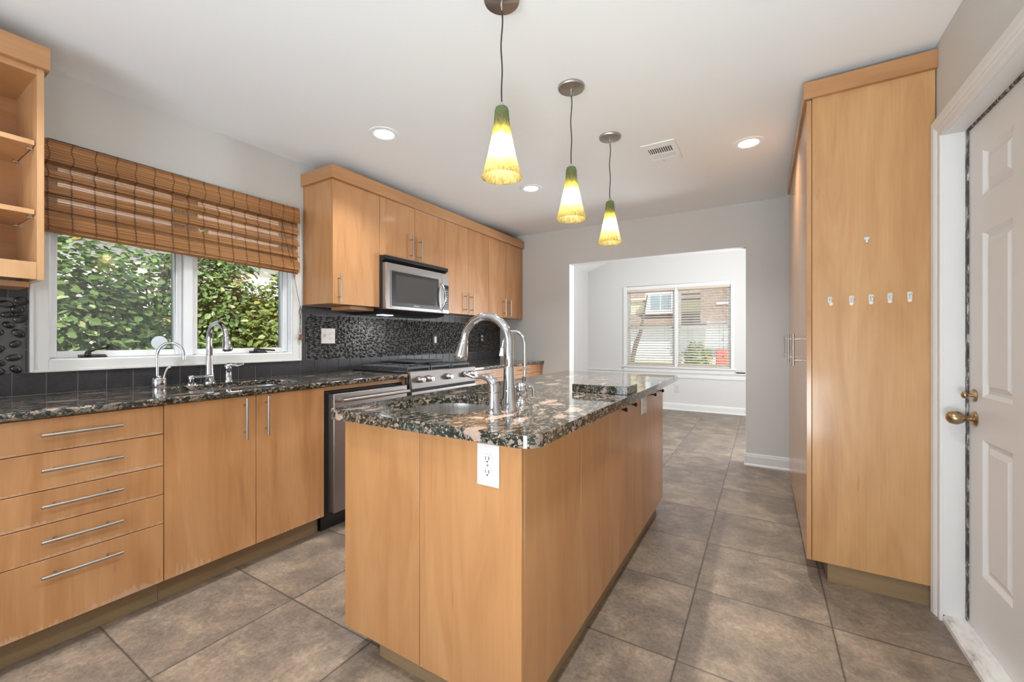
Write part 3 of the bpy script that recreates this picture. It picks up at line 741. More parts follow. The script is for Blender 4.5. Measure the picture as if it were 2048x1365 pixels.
# hot-water tap
t = thing('hot_water_tap', 'slim chrome gooseneck water tap at the left end of the window sink', 'tap', (-2.755, .925, zc1))
MB().lathe([(0, 0), (.0325, 0), (.034, .004), (.033, .044), (.030, .050), (.012, .053), (.0095, .060)], (-2.755, .925, zc1), n=28).obj('base', M['chrome'], t, smooth=40)
b = (-2.762, .92); ang = .95
P = [(b[0], b[1], zc1+.05), (b[0], b[1], zc1+.17)] + arc_pts(b, zc1+.17, 1.150, .115, ang, .012)[1:]
MB().tube(P, [.0068]*len(P), 14).obj('spout', M['chrome'], t, smooth=50)
e = P[-1]; MB().lathe([(.0065, .012), (.0095, .010), (.0095, -.012), (0, -.012)], e, n=16).obj('nozzle', M['chrome'], t, smooth=40)
MB().tube([(-2.738, .94, zc1+.05), (-2.736, .945, zc1+.075), (-2.730, .952, zc1+.098), (-2.722, .962, zc1+.108)], [.004, .003, .0045, .006], 10).obj('lever', M['plastic'], t, smooth=50)
# island soap dispenser and filter tap
t = thing('soap_dispenser', 'squat bulbous chrome soap dispenser behind the island faucet', 'soap dispenser', (-.812, 1.420, zc1))
MB().lathe([(0, 0), (.031, 0), (.031, .005), (.022, .013), (.0155, .024), (.015, .034), (.020, .042), (.0225, .058), (.020, .072), (.012, .082), (0, .084)], (-.812, 1.420, zc1), n=28).obj('body', M['chrome'], t, smooth=50)
MB().tube([(-.825, 1.420, zc1+.062), (-.856, 1.418, zc1+.066), (-.874, 1.417, zc1+.060)], [.008, .006, .0045], 12).obj('spout', M['chrome'], t, smooth=50)
t = thing('filtered_water_tap', 'thin chrome gooseneck filter tap behind the island faucet', 'tap', (-.842, 1.500, zc1))
MB().lathe([(0, 0), (.022, 0), (.022, .006), (.014, .012), (.0135, .035), (.018, .038), (.018, .068), (.013, .072), (.011, .10), (.006, .104)], (-.842, 1.500, zc1), n=8).obj('valve', M['chrome'], t, smooth=25)
b = (-.842, 1.5); P = [(b[0], b[1], zc1+.09), (b[0], b[1], 1.145)] + arc_pts(b, 1.145, 1.203, .108, PI, .012)[1:]
MB().tube(P, .0058, 12).obj('spout', M['chrome'], t, smooth=50)
e = P[-1]; MB().tube([e, (e[0]-.004, e[1], e[2]-.034)], [.0065, .0095], 14).obj('nozzle', M['plastic'], t, smooth=50)
MB().tube([(b[0]+.016, b[1], zc1+.056), (b[0]+.030, b[1]+.012, zc1+.060), (b[0]+.034, b[1]+.014, zc1+.02)], [.007, .006, .0065], 10).obj('lever', M['chrome'], t, smooth=50)

# ------------------------------------------------------------------ gas range
t = thing('gas_range', 'stainless slide-in gas range between the two wall worktops', 'stove', (-2.52, 2.625, 0))
ry0, ry1 = 2.222, 3.028
MB().box(WX+.02, -2.225, ry0, ry1, .03, .90).obj('body', M['steel'], t)
mb = MB(); mb.box(WX+.016, -2.235, ry0-.0, ry1+.0, .900, .928); mb.obj('cooktop', M['black'], t, .003)
MB().extr([(-2.235, .80), (-2.190, .803), (-2.190, .812), (-2.212, .925), (-2.235, .930)], ry0, ry1, 'y').obj('control_panel', M['panel'], t, .0015)
for y in (2.305, 2.402, 2.628, 2.852, 2.950):
    c = Vector((-2.198, y, .868))
    kn = MB().lathe([(0, .050), (.016, .050), (.019, .046), (.0195, .022), (.023, .018), (.024, .006), (.026, .0), (0, 0)], c, 'x', 28).obj('knob', M['knobmetal'], t, smooth=40)
    MB().box(c.x+.050, c.x+.053, y-.003, y+.003, .856, .884).obj('grip', M['knobmetal'], kn, .001)
d = MB().box(-2.225, -2.197, ry0+.006, ry1-.006, .22, .782).obj('oven_door', M['steel'], t, .004)
MB().box(-2.197, -2.194, ry0+.10, ry1-.10, .34, .66).obj('oven_window', M['glass_dark'], d)
MB().box(-2.222, -2.21, ry0+.004, ry1-.004, .783, .799).obj('vent_slot', M['blackmatte'], t)
mb = MB(); mb.tube([(-2.142, ry0+.06, .748), (-2.142, ry1-.06, .748)], .0125, 16)
for y in (ry0+.075, ry1-.075): mb.tube([(-2.142, y, .748), (-2.197, y, .742)], [.012, .014], 12)
h = mb.obj('handle', M['steel'], d, smooth=40)
MB().lathe([(0, 0), (.009, 0), (.009, .002), (0, .002)], (-2.1305, ry0+.075, .748), 'x', 16).obj('medallion', M['red'], h)
MB().box(-2.225, -2.200, ry0+.006, ry1-.006, .04, .212).obj('storage_drawer', M['steel'], t, .004)
# burners and grates
for (x, y) in ((-2.40, 2.36), (-2.68, 2.36), (-2.54, 2.625), (-2.40, 2.89), (-2.68, 2.89)):
    b_ = MB().lathe([(0, 0), (.055, 0), (.055, .008), (.040, .010), (.040, .016), (0, .018)], (x, y, .928), n=24).obj('burner', M['iron'], t, smooth=40)
for i, (y0, y1) in enumerate(((2.240, 2.495), (2.500, 2.750), (2.755, 3.010))):
    mb = MB(); x0, x1 = -2.775, -2.262; zt0, zt1 = .948, .962
    for y in (y0+.008, y1-.008): mb.box(x0, x1, y-.007, y+.007, zt0-.004, zt1)
    for x in (x0+.008, x1-.008, (x0+x1)/2): mb.box(x-.007, x+.007, y0, y1, zt0-.004, zt1)
    for j in range(7):
        x = x0+.06+j*(x1-x0-.12)/6
        if i != 1: mb.box(x-.005, x+.005, y0+.01, y0+.085, zt0, zt1+.003).box(x-.005, x+.005, y1-.085, y1-.01, zt0, zt1+.003)
    for (x, y) in ((x0+.01, y0+.01), (x1-.01, y0+.01), (x0+.01, y1-.01), (x1-.01, y1-.01)): mb.box(x-.007, x+.007, y-.007, y+.007, .928, zt0)
    mb.obj('grate', M['iron'], t, .002)
mb = MB(); mb.box(-2.80, -2.50, 2.57, 2.93, .9655, .976); mb.extr(rrect(-2.805, -2.495, 2.565, 2.935, .02), .974, .984)
g = mb.obj('griddle_plate', M['iron'], None, .002); tag(g, 'flat black griddle plate lying across the rear of the range grates', 'griddle')

# ------------------------------------------------------------------ upper cabinets
UX = -2.52; uz0, uz1 = 1.416, 2.275
def upper(label, y0, y1, z0, doors, name='wall_cabinet'):
    t = thing(name, label, 'cabinet', (WX, (y0+y1)/2, z0))
    MB().box(WX+.003, UX-.0205, y0, y1, z0+.003, uz1-.002).obj('body', M['wood'], t)
    for (a0, a1, hy, h0, h1) in doors:
        d = MB().box(UX-.020, UX, a0+.0015, a1-.0015, z0, uz1-.003).obj('door', M['wood'], t, .001)
        bar_pull(d, (UX+.034, hy, h0), (UX+.034, hy, h1), (1, 0, 0), r=.0055)
    return t
upper('maple wall cabinet with one tall door beside the window', 1.802, 2.2095, uz0, [(1.802, 2.2095, 1.835+.01, 1.430, 1.625)])
upper('short maple wall cabinet with two doors above the microwave', 2.2105, 2.976, 1.820, [(2.2105, 2.586, 2.535, 1.833, 2.033), (2.586, 2.976, 2.640, 1.833, 2.033)])
upper('maple wall cabinet with two tall doors right of the microwave', 2.977, 3.690, uz0, [(2.977, 3.333, 3.272, 1.430, 1.628), (3.333, 3.690, 3.378, 1.430, 1.628)])
upper('maple wall cabinet with two tall doors against the far wall', 3.691, FY-.003, uz0, [(3.691, 4.052, 3.990, 1.432, 1.625), (4.052, FY-.003, 4.108, 1.432, 1.625)])
o = MB().box(UX-.02, -2.496, 1.783, FY-.003, 2.274, 2.362).box(WX+.003, UX-.02, 1.783, 1.803, 2.274, 2.362).obj('cornice_board', M['wood_h'], None, .001)
tag(o, 'flat maple cornice board along the top of the range wall cabinets', 'cornice')
o = MB().box(-2.80, -2.58, 1.99, 2.205, 1.388, 1.4155).obj('light_rail', M['wood_h'], None, .001)
tag(o, 'small maple block under the wall cabinet left of the microwave', 'wood block')

# microwave
t = thing('microwave', 'stainless over-the-range microwave mounted between wall cabinets', 'microwave', (-2.66, 2.59, 1.40))
my0, my1, mz0, mz1 = 2.2115, 2.962, 1.402, 1.762
MB().box(WX+.004, -2.500, my0, my1, mz0, 1.818).obj('body', M['blackmatte'], t)
MB().extr([(-2.500, 1.768), (-2.462, 1.790), (-2.462, 1.816), (-2.500, 1.816)], my0, my1-.01, 'y').obj('vent_grille', M['black'], t, .001)
mb = MB(); mb.box(-2.50, -2.46, my0+.006, 2.866, mz0, mz1); d = mb.obj('door', M['steel'], t, .004)
mb = MB()
o_ = rrect(2.262, 2.828, 1.418, 1.712, .014); i_ = rrect(2.272, 2.818, 1.428, 1.702, .010); n = len(o_)
mb.add([(-2.4595, a, b) for a, b in o_]+[(-2.4565, a, b) for a, b in o_]+[(-2.4565, a, b) for a, b in i_]+[(-2.4595, a, b) for a, b in i_],
       [(j*n+i, j*n+(i+1) % n, ((j+1) % 4)*n+(i+1) % n, ((j+1) % 4)*n+i) for j in range(4) for i in range(n)])
mb.obj('window_bezel', M['knobmetal'], d)
MB().extr(rrect(2.272, 2.818, 1.428, 1.702, .010), -2.4598, -2.4575, 'x').obj('window_frame', M['black'], d)
MB().extr(rrect(2.315, 2.775, 1.460, 1.675, .006), -2.4578, -2.4568, 'x').obj('window_glass', mat('microwave_glass', (.075, .070, .067), .10, 0, .25), d)
pts = []
for i in range(13):
    f = i/12; pts.append((-2.452+.042*math.sin(PI*f), 2.846+.010*math.sin(PI*f), 1.425+.245*f))
MB().tube(pts, [.006]+[.0095]*11+[.006], 14).obj('handle', M['knobmetal'], d, smooth=50)
c = MB().box(-2.50, -2.46, 2.869, my1, mz0, mz1).obj('control_panel', M['steel'], t, .003)
MB().box(-2.4605, -2.4585, 2.892, 2.956, 1.436, 1.660).obj('key_field', M['black'], c)
mb = MB()
for r in range(8):
    for q in range(3): mb.box(-2.4587, -2.4578, 2.898+q*.0185, 2.911+q*.0185, 1.446+r*.022, 1.458+r*.022)
mb.obj('buttons', mat('grey_button', (.20, .20, .22), .4), c)
MB().box(-2.4587, -2.4578, 2.898, 2.950, 1.628, 1.652).obj('display', mat('display_dark', (.02, .03, .04), .1), c)
mb = MB(); mb.extr([(WX+.02, 1.402), (-2.50, 1.402), (-2.52, 1.378), (-2.60, 1.366), (WX+.02, 1.366)], my0+.01, my1-.01, 'y'); mb.obj('hood_underside', M['black'], t, .002)
MB().box(-2.66, -2.60, 2.30, 2.42, 1.3632, 1.3658).obj('task_light', mat('task_light_glow', (1, 1, 1), .4, emit=(1, .96, .9), es=6), t)
lamp('hood_task_lamp', 'AREA', (-2.63, 2.36, 1.361), 2.2, (.95, .96, 1), .11, .05)
def text(s, parent, mat_, size, loc, rot, name='lettering'):
    cu = bpy.data.curves.new(name, 'FONT'); cu.body = s; cu.size = size; cu.extrude = .0003; cu.align_x = 'CENTER'
    tmp = bpy.data.objects.new(name, cu); COL.objects.link(tmp)
    me = bpy.data.meshes.new_from_object(tmp); bpy.data.objects.remove(tmp)
    me.transform(Matrix.Translation(Vector(loc)-WL[parent.name]) @ rot.to_4x4()); me.materials.append(mat_)
    o = bpy.data.objects.new(name, me); COL.objects.link(o); o.parent = parent; WL[o.name] = WL[parent.name].copy(); return o
FXROT = Matrix(((0, 0, 1), (1, 0, 0), (0, 1, 0)))     # text x->+y, text y->+z, normal +x
text('Whirlpool', d, M['plastic'], .016, (-2.4572, 2.545, 1.438), FXROT)

# ------------------------------------------------------------------ open shelf unit upper left
t = thing('open_shelf_unit', 'maple open wall shelf unit at the left edge beside the window', 'shelf', (-2.68, .15, 1.409))
sy0, sy1 = -.25, .465
MB().box(WX+.003, -2.500, sy1-.020, sy1, 1.409, 2.262).obj('side_panel', M['wood_light'], t, .001)
MB().box(WX+.003, -2.500, sy0, sy0+.02, 1.409, 2.262).obj('side_panel', M['wood_light'], t, .001)
MB().box(WX+.003, WX+.012, sy0+.02, sy1-.02, 1.44, 2.24).obj('back_panel', M['wood_h'], t)
MB().box(WX+.012, -2.502, sy0+.02, sy1-.02, 1.455, 1.475).obj('bottom_panel', M['wood_h'], t)
MB().box(-2.520, -2.500, sy0+.02, sy1-.0205, 1.411, 1.480).obj('bottom_rail', M['wood_light'], t, .001)
MB().box(WX+.012, -2.502, sy0+.02, sy1-.02, 2.235, 2.2615).obj('top_panel', M['wood_h'], t)
for z in (1.675, 1.955):
    s = MB().box(WX+.014, -2.522, sy0+.021, sy1-.0225, z, z+.020).obj('shelf', M['wood_light'], t, .001)
    for x in (-2.80, -2.56):
        MB().lathe([(.004, 0), (.004, -.012), (.007, -.013), (.007, -.016), (0, -.016)], (x, sy1-.0215, z-.006), 'y', 12).box(x-.006, x+.006, sy1-.034, sy1-.0215, z-.004, z).obj('shelf_pin', M['knobmetal'], s)
o = MB().box(-2.502, -2.480, sy0, .478, 2.262, 2.352).box(WX+.003, -2.502, .466, .478, 2.262, 2.352).obj('cornice_board', M['wood_h'], None, .001)
tag(o, 'maple cornice board on top of the open shelves at the left edge', 'cornice')
o = MB().box(-2.80, -2.60, .10, .442, 1.385, 1.408).obj('light_rail', M['wood_h'], None, .001)
tag(o, 'small maple block under the open shelf unit, above the pebbles', 'wood block')

# ------------------------------------------------------------------ island
t = thing('kitchen_island', 'maple island cabinet standing in the middle of the tiled floor', 'island', (-.955, 1.95, 0))
ix0, ix1, iy0, iy1 = -1.336, -.577, 1.008, 2.930
mb = MB(); mb.box(ix0+.002, ix0+.02, iy0+.02, iy1-.02, .10, .879).box(ix1-.038, ix1-.02, iy0+.02, iy1-.02, .10, .879).box(ix0+.02, ix1-.038, iy0+.02, iy1-.02, .10, .118)
mb.box(ix0+.02, ix1-.038, iy0+.02, iy0+.038, .118, .879).box(ix0+.02, ix1-.038, iy1-.038, iy1-.02, .118, .879); mb.obj('body', M['wood_island'], t)
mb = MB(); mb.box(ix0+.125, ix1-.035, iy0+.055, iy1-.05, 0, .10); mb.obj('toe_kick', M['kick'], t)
MB().box(ix0, -.9625, iy0, iy0+.019, .10, .879).obj('end_panel', M['wood_island'], t, .001)
MB().box(-.9605, ix1, iy0, iy0+.019, .10, .879).obj('end_panel', M['wood_island'], t, .001)
MB().box(ix0, ix1, iy1-.019, iy1, .10, .879).obj('end_panel', M['wood_island'], t, .001)
ys = [iy0+.0195, 1.455, 1.945, 2.448, iy1-.0195]
for i in range(4):
    d = MB().box(ix1-.019, ix1, ys[i]+.0007, ys[i+1]-.0007, .10, .879).obj('side_panel' if i < 2 else 'door', M['wood_island'], t, .001)
    if i >= 2:
        for y in ((1.985, 2.165), (2.62, 2.845))[i-2]:
            MB().lathe([(.005, 0), (.005, .010), (.010, .014), (.011, .020), (.006, .025), (0, .025)], (ix1, y, .832), 'x', 20).obj('knob', M['bronze'], d, smooth=50)
for i in range(4):
    y0 = iy0+.02+i*.4725
    MB().box(ix0-.018, ix0+.001, y0+.001, y0+.4715, .10, .875).obj('door', M['wood_island'], t, .001)
ihole = rrect(-1.275, -.865, 1.095, 1.505, [.11, .17, .10, .09], 12)
outer = rrect(-1.362, -.508, .952, 3.125, [.03, .03, .03, .055], 8)
o = slab('granite_island_top', outer, [ihole], zc0-.005, zc1, M['granite'], None, .010)
tag(o, 'thick dark granite top of the island with a sink cut into it', 'worktop')
sink('prep_sink', 'small stainless undermount prep sink in the island top', -1.275, -.865, 1.095, 1.505, [.11, .17, .10, .09], .16, zc0=.880)
o = MB().box(-.795, -.524, 1.885, 2.055, zc1+.0002, zc1+.038)
o = o.obj('granite_board', M['granite'], None, .002); tag(o, 'loose granite slab lying flat near the edge of the island top', 'granite slab')

# ------------------------------------------------------------------ outlets and switches
def outlet_proto():
    t = thing('electrical_outlet', 'white double socket outlet on the island end below the granite', 'outlet', (0, 0, 0), 'electrical outlets')
    MB().box(0, .006, -.039, .039, -.062, .062).obj('cover_plate', M['plastic'], t, .003)
    for s in (1, -1):
        r = MB().extr([(.0165*math.cos(a)*1.05, max(-.0135, min(.0135, .0172*math.sin(a)))+s*.0195) for a in [2*PI*i/28 for i in range(28)]], .0058, .0080, 'x').obj('receptacle', M['plastic'], t)
        z = s*.0195
        MB().box(.0079, .0083, -.0068, -.0050, z-.003, z+.007).box(.0079, .0083, .0046, .0068, z-.004, z+.007).lathe([(0, .0079), (.0026, .0079), (.0026, .0083), (0, .0083)], (0, 0, z-.0085), 'x', 12).obj('slots', M['dark'], r)
    MB().lathe([(0, .006), (.003, .006), (.003, .0068), (0, .0068)], (0, 0, 0), 'x', 12).obj('screw', M['brushed'], t)
    return t
op = outlet_proto(); op.location = (-.687, 1.0075, .802); op.rotation_euler = (0, 0, -PI/2)
WL[op.name] = Vector((0, 0, 0))
copy_tree(op, (-1.207, BY-.0005, .358), -PI/2, 'white double socket outlet low on the breakfast room wall under the window')
t = thing('electrical_outlet', 'white two-gang outlet on the long island side near the knobs', 'outlet', (ix1+.0005, 2.392, .812), 'electrical outlets')
x = ix1+.0005
MB().box(x, x+.006, 2.334, 2.450, .752, .868).obj('cover_plate', M['plastic'], t, .003)
for y in (2.369, 2.415):
    for z in (.792, .830):
        r = MB().extr([(y+.016*math.cos(a), z+max(-.0135, min(.0135, .017*math.sin(a)))) for a in [2*PI*i/24 for i in range(24)]], x+.0055, x+.008, 'x').obj('receptacle', M['plastic'], t)
        MB().box(x+.0079, x+.0083, y-.0068, y-.005, z-.003, z+.007).box(x+.0079, x+.0083, y+.0048, y+.0068, z-.003, z+.007).obj('slots', M['dark'], r)
# backsplash plates
t = thing('electrical_outlet', 'ivory two-gang plate with switch and socket on pebbles beside window', 'outlet', (-2.842, 1.992, 1.195), 'electrical outlets')
x = -2.840
MB().box(WX+.012, x+.004, 1.934, 2.050, 1.137, 1.253).obj('cover_plate', M['plastic'], t, .003)
MB().box(x+.003, x+.006, 1.956, 1.976, 1.175, 1.215).obj('switch_surround', M['ivory'], t)
MB().box(x+.005, x+.015, 1.962, 1.970, 1.192, 1.208).obj('toggle', M['ivory'], t)
for z in (1.175, 1.215):
    r = MB().extr([(2.02+.0165*math.cos(a), z+max(-.0135, min(.0135, .017*math.sin(a)))) for a in [2*PI*i/24 for i in range(24)]], x+.0035, x+.006, 'x').obj('receptacle', M['ivory'], t)
    MB().box(x+.0058, x+.0064, 2.013, 2.015, z-.003, z+.007).box(x+.0058, x+.0064, 2.025, 2.027, z-.003, z+.007).obj('slots', M['dark'], r)
t = thing('wall_switch', 'ivory rocker in a black plate on the pebbles above the range', 'switch', (-2.842, 3.20, 1.165))
MB().box(WX+.012, x+.004, 3.160, 3.240, 1.105, 1.225).obj('cover_plate', M['blackmatte'], t, .003)
MB().box(x+.0035, x+.008, 3.184, 3.216, 1.133, 1.197).obj('rocker', M['ivory'], t, .002)
t = thing('electrical_outlet', 'white socket in a black plate on the pebbles near the far wall', 'outlet', (-2.842, 4.02, 1.185), 'electrical outlets')
MB().box(WX+.012, x+.004, 3.980, 4.058, 1.123, 1.247).obj('cover_plate', M['black'], t, .003)
for z in (1.165, 1.205): MB().extr([(4.019+.0165*math.cos(a), z+max(-.0135, min(.0135, .017*math.sin(a)))) for a in [2*PI*i/24 for i in range(24)]], x+.0035, x+.007, 'x').obj('receptacle', M['plastic'], t)

# ------------------------------------------------------------------ pantry
px = .184; py0, py1, pz0, pz1 = 2.475, 4.010, .10, 2.345
t = thing('tall_pantry_cabinet', 'floor-to-ceiling maple pantry cabinet beside the white door', 'cabinet', (.42, 3.24, 0))
MB().box(px+.022, RX-.004, py0, py0+.019, pz0, pz1-.01).obj('side_panel', M['wood_pantry'], t, .001)
MB().box(px+.022, RX-.004, py0+.019, py1, pz0, pz1-.012).obj('body', M['wood'], t)
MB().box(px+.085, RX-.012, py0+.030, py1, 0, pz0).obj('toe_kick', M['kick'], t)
glossy = wood('maple_pantry_door', rough=.2, coat=.25, tint=(1.02, 1.0, .98))
for (a, b, hy) in ((py0, 2.988, 2.80), (2.990, 3.500, 3.31), (3.502, py1, 3.95)):
    d = MB().box(px, px+.020, a, b, pz0, pz1-.015).obj('door', glossy, t, .001)
    bar_pull(d, (px-.037, hy, 1.02), (px-.037, hy, 1.20), (-1, 0, 0), r=.006, stand=.036)
o = MB().box(px-.012, px+.012, 2.456, py1, 2.333, 2.412).box(px+.012, RX-.001, 2.456, 2.474, 2.333, 2.412).obj('cornice_board', M['wood_h'], None, .001)
tag(o, 'maple cornice board on top of the tall pantry cabinet', 'cornice')
# adhesive hooks on the pantry side
hook = thing('adhesive_hook', 'white adhesive hook on the pantry side, nearest the pantry doors, its strip askew', 'hook', (.275, py0, 1.356), 'adhesive hooks on the pantry side')
def ext_y(mb, poly, y0, y1): return mb.extr(poly, y0, y1, 'y')
def hk(t, x, z, s=1.0, skew=0):
    MB().extr([(x+a, z+b) for a, b in rrect(-.0085*s, .0085*s, -.014*s, .016*s, .006*s)], py0+.0006, py0-.005, 'y').obj('plate', M['plastic'], t, .0012)
    MB().extr([(x+a+skew, z+b) for a, b in rrect(-.0068*s, .0068*s, -.026*s, -.010*s, .0064*s)], py0+.0006, py0-.0018, 'y').obj('adhesive_strip', mat('clear_strip', (.80, .72, .66), .3), t)
    MB().tube([(x, py0-.005, z+.009*s), (x+.001, py0-.010, z-.001*s), (x+.001, py0-.017, z-.006*s), (x+.001, py0-.019, z+.002*s)], [.0045*s, .005*s, .005*s, .004*s], 12).obj('peg', M['plastic'], t, smooth=60)
hk(hook, .275, 1.356, 1, .004)
for x, z, lb in ((.355, 1.356, 'white adhesive hook on the pantry side, second from the pantry doors'), (.425, 1.358, 'white adhesive hook on the pantry side, middle of the row of five'),
                 (.490, 1.361, 'white adhesive hook on the pantry side, second from the white door'), (.556, 1.363, 'white adhesive hook on the pantry side, nearest the white door casing')):
    h = thing('adhesive_hook', lb, 'hook', (x, py0, z), 'adhesive hooks on the pantry side'); hk(h, x, z, 1.08)
h = thing('adhesive_hook', 'small white adhesive hook alone above the row of five', 'hook', (.409, py0, 1.627))
MB().extr([(.409+a, 1.630+b) for a, b in ((-.010, .006), (-.006, .010), (.006, .010), (.010, .006), (.010, .001), (.004, -.007), (-.004, -.007), (-.010, .001))], py0+.0006, py0-.007, 'y').obj('plate', M['plastic'], h, .001)
MB().box(.4045, .4135, py0-.012, py0+.0006, 1.612, 1.625).obj('peg', M['plastic'], h, .002)

# ------------------------------------------------------------------ door on the right
t = thing('door_1', 'white six-panel door with brass knob at the right edge', 'door', (.71, 2.0, 0), kind='structure')
DX = .712; dy0, dy1, dz0, dz1 = 1.56, 2.3795, .034, 2.006
pan_y = [(2.040, 2.262), (1.700, 1.925)]
pan_z = [(1.715, 1.885), (.952, 1.575), (.275, .790)]
mb = MB()
ysplit = [dy0, 1.700, 1.925, 2.040, 2.262, dy1]; zsplit = [dz0, .275, .790, .952, 1.575, 1.715, 1.885, dz1]
for i in range(5):
    for j in range(7):
        y0, y1, z0, z1 = ysplit[i], ysplit[i+1], zsplit[j], zsplit[j+1]
        if i in (1, 3) and j in (1, 3, 5):
            a = .014; b = .030
            R = [[(DX, y0, z0), (DX, y1, z0), (DX, y1, z1), (DX, y0, z1)],
                 [(DX+.012, y0+a, z0+a), (DX+.012, y1-a, z0+a), (DX+.012, y1-a, z1-a), (DX+.012, y0+a, z1-a)],
                 [(DX+.012, y0+a+.010, z0+a+.010), (DX+.012, y1-a-.010, z0+a+.010), (DX+.012, y1-a-.010, z1-a-.010), (DX+.012, y0+a+.010, z1-a-.010)],
                 [(DX+.003, y0+a+b, z0+a+b), (DX+.003, y1-a-b, z0+a+b), (DX+.003, y1-a-b, z1-a-b), (DX+.003, y0+a+b, z1-a-b)]]
            for q in range(3):
                for r in range(4): mb.add([R[q][r], R[q][(r+1) % 4], R[q+1][(r+1) % 4], R[q+1][r]], [(0, 1, 2, 3)])
            mb.add(R[3], [(0, 1, 2, 3)])
        else: mb.add([(DX, y0, z0), (DX, y1, z0), (DX, y1, z1), (DX, y0, z1)], [(0, 1, 2, 3)])
mb.add([(DX, dy0, dz0), (DX, dy1, dz0), (DX, dy1, dz1), (DX, dy0, dz1), (DX+.04, dy0, dz0), (DX+.04, dy1, dz0), (DX+.04, dy1, dz1), (DX+.04, dy0, dz1)],
       [(4, 5, 6, 7), (0, 1, 5, 4), (1, 2, 6, 5), (2, 3, 7, 6), (3, 0, 4, 7)])
mb.obj('door_slab', M['trim'], t)
def knob(z, y, prof_rose, prof):
    r = MB().lathe(prof_rose, (DX, y, z), 'x', 28).obj('rosette', M['brass'], t, smooth=45)
    return MB().lathe(prof, (DX, y, z), 'x', 28).obj('door_knob', M['brass'], t, smooth=60)
knob(.858, 2.325, [(0, 0), (.030, 0), (.031, -.003), (.026, -.009), (.012, -.012), (0, -.012)],
     [(.011, -.008), (.009, -.022), (.012, -.028), (.020, -.036), (.0265, -.050), (.027, -.062), (.022, -.074), (.012, -.081), (0, -.083)]).__setitem__('label', 'aged brass egg-shaped door knob')
r = MB().lathe([(0, 0), (.024, 0), (.025, -.003), (.021, -.010), (0, -.012)], (DX, 2.325, .950), 'x', 24).obj('deadbolt_rosette', M['brass'], t, smooth=45)
MB().tube([(DX-.010, 2.325, .950), (DX-.022, 2.325, .950)], .006, 12).ell((DX-.030, 2.325, .950), (.010, .014, .014), 16, 8).obj('deadbolt_turn', M['brass'], t, smooth=60)
mj = mat('worn_weatherstrip', (.3, .3, .3), .7); k = N(mj)
v = k.mapping(k.coord('Object'), (60, 60, 14)); k.col(k.ramp(k.noise(v, 1.0, 6, .75), [(.40, (.035, .026, .022)), (.52, (.10, .08, .07)), (.60, (.55, .53, .50))]))
MB().box(DX-.006, DX+.02, 2.3805, DY1+.0, .03, DZ1).box(DX-.006, DX+.02, DY0, 2.38, 2.0065, DZ1-.001).obj('weatherstrip', mj, t)
# jambs + casing + threshold
mb = MB()
mb.box(RX-.001, DX-.006, 2.398, DY1+.001, .028, DZ1).box(DX+.045, RX+.16, DY1-.06, DY1+.001, 0, DZ1).box(RX-.001, DX-.006, DY0-.001, 2.398, DZ1-.006, DZ1+.012)
struct('trim_3', mb, M['trim'])
prof = [(0, 0), (-.010, 0), (-.012, .008), (-.012, .028), (-.016, .034), (-.014, .042), (-.019, .052), (-.022, .078), (-.014, .086), (0, .088)]   # (out, across)
# vertical casing: across from inner edge y=2.402 to y=2.49 hitting pantry; mitred head casing
yin, zin = 2.400, 2.018
mb = MB(); n = len(prof)
P0 = [(RX+a, yin+b*.82, 0) for a, b in prof]; P1 = [(RX+a, yin+b*.82, zin+b*.95) for a, b in prof]; P2 = [(RX+a, 1.45, zin+b*.95) for a, b in prof]
for A, B in ((P0, P1), (P1, P2)):
    mb.add(A+B, [(i, (i+1) % n, n+(i+1) % n, n+i) for i in range(n)]+[tuple(range(n)), tuple(range(n, 2*n))])
struct('trim_4', mb, M['trim'])
mt = mat('worn_white_threshold', (.8, .78, .75), .5); k = N(mt)
k.col(k.ramp(k.noise(k.mapping(k.coord('Object'), (30, 8, 8)), 1.0, 6, .7), [(.30, (.36, .33, .30)), (.42, (.72, .70, .67)), (.6, (.84, .82, .79))]))
struct('trim_5', MB().extr([(RX-.002, 0), (RX-.002, .018), (RX+.006, .030), (DX+.03, .033), (DX+.03, 0)], DY0, 2.3975, 'y'), mt)

# ------------------------------------------------------------------ far window with blinds
w = thing('window_2', 'white double-hung pair window in the breakfast room behind slatted blinds', 'window', (-1.23, BY, .7), kind='structure')
mb = MB(); cx0, cx1 = -2.094, -.371; F = BY-.001
mb.box(cx0, W2X0+.006, F-.018, F, .712, 2.083).box(W2X1-.006, cx1, F-.018, F, .712, 2.083).box(W2X0+.006, W2X1-.006, F-.018, F, W2Z1-.006, 2.083)
mb.box(-1.245, -1.205, F-.018, F+.02, .712, W2Z1-.006)
mb.obj('casing', M['trim_b'], w, .003)
MB().box(-2.125, -.343, F-.055, F+.10, .688, .712).obj('sill', M['trim_b'], w, .004)
MB().box(-2.095, -.372, F-.018, F, .600, .688).obj('apron', M['trim_b'], w, .004)
for (x0, x1) in ((W2X0, -1.245), (-1.205, W2X1)):
    mb = MB(); ya, yb = BY+.06, BY+.10; tt = .045
    mb.box(x0, x0+tt, ya, yb, .712, W2Z1).box(x1-tt, x1, ya, yb, .712, W2Z1).box(x0+tt, x1-tt, ya, yb, .712, .712+tt).box(x0+tt, x1-tt, ya, yb, W2Z1-tt, W2Z1).box(x0+tt, x1-tt, ya-.02, yb, 1.345, 1.395)
    mb.box(x0-.001, x0+.012, BY-.0, ya, .712, W2Z1).box(x1-.012, x1+.001, BY-.0, ya, .712, W2Z1)
    s = mb.obj('sash', M['vinyl'], w, .002)
    MB().box(x0+tt-.003, x1-tt+.003, BY+.078, BY+.082, .75, W2Z1-tt+.003).obj('pane', M['glass'], s)
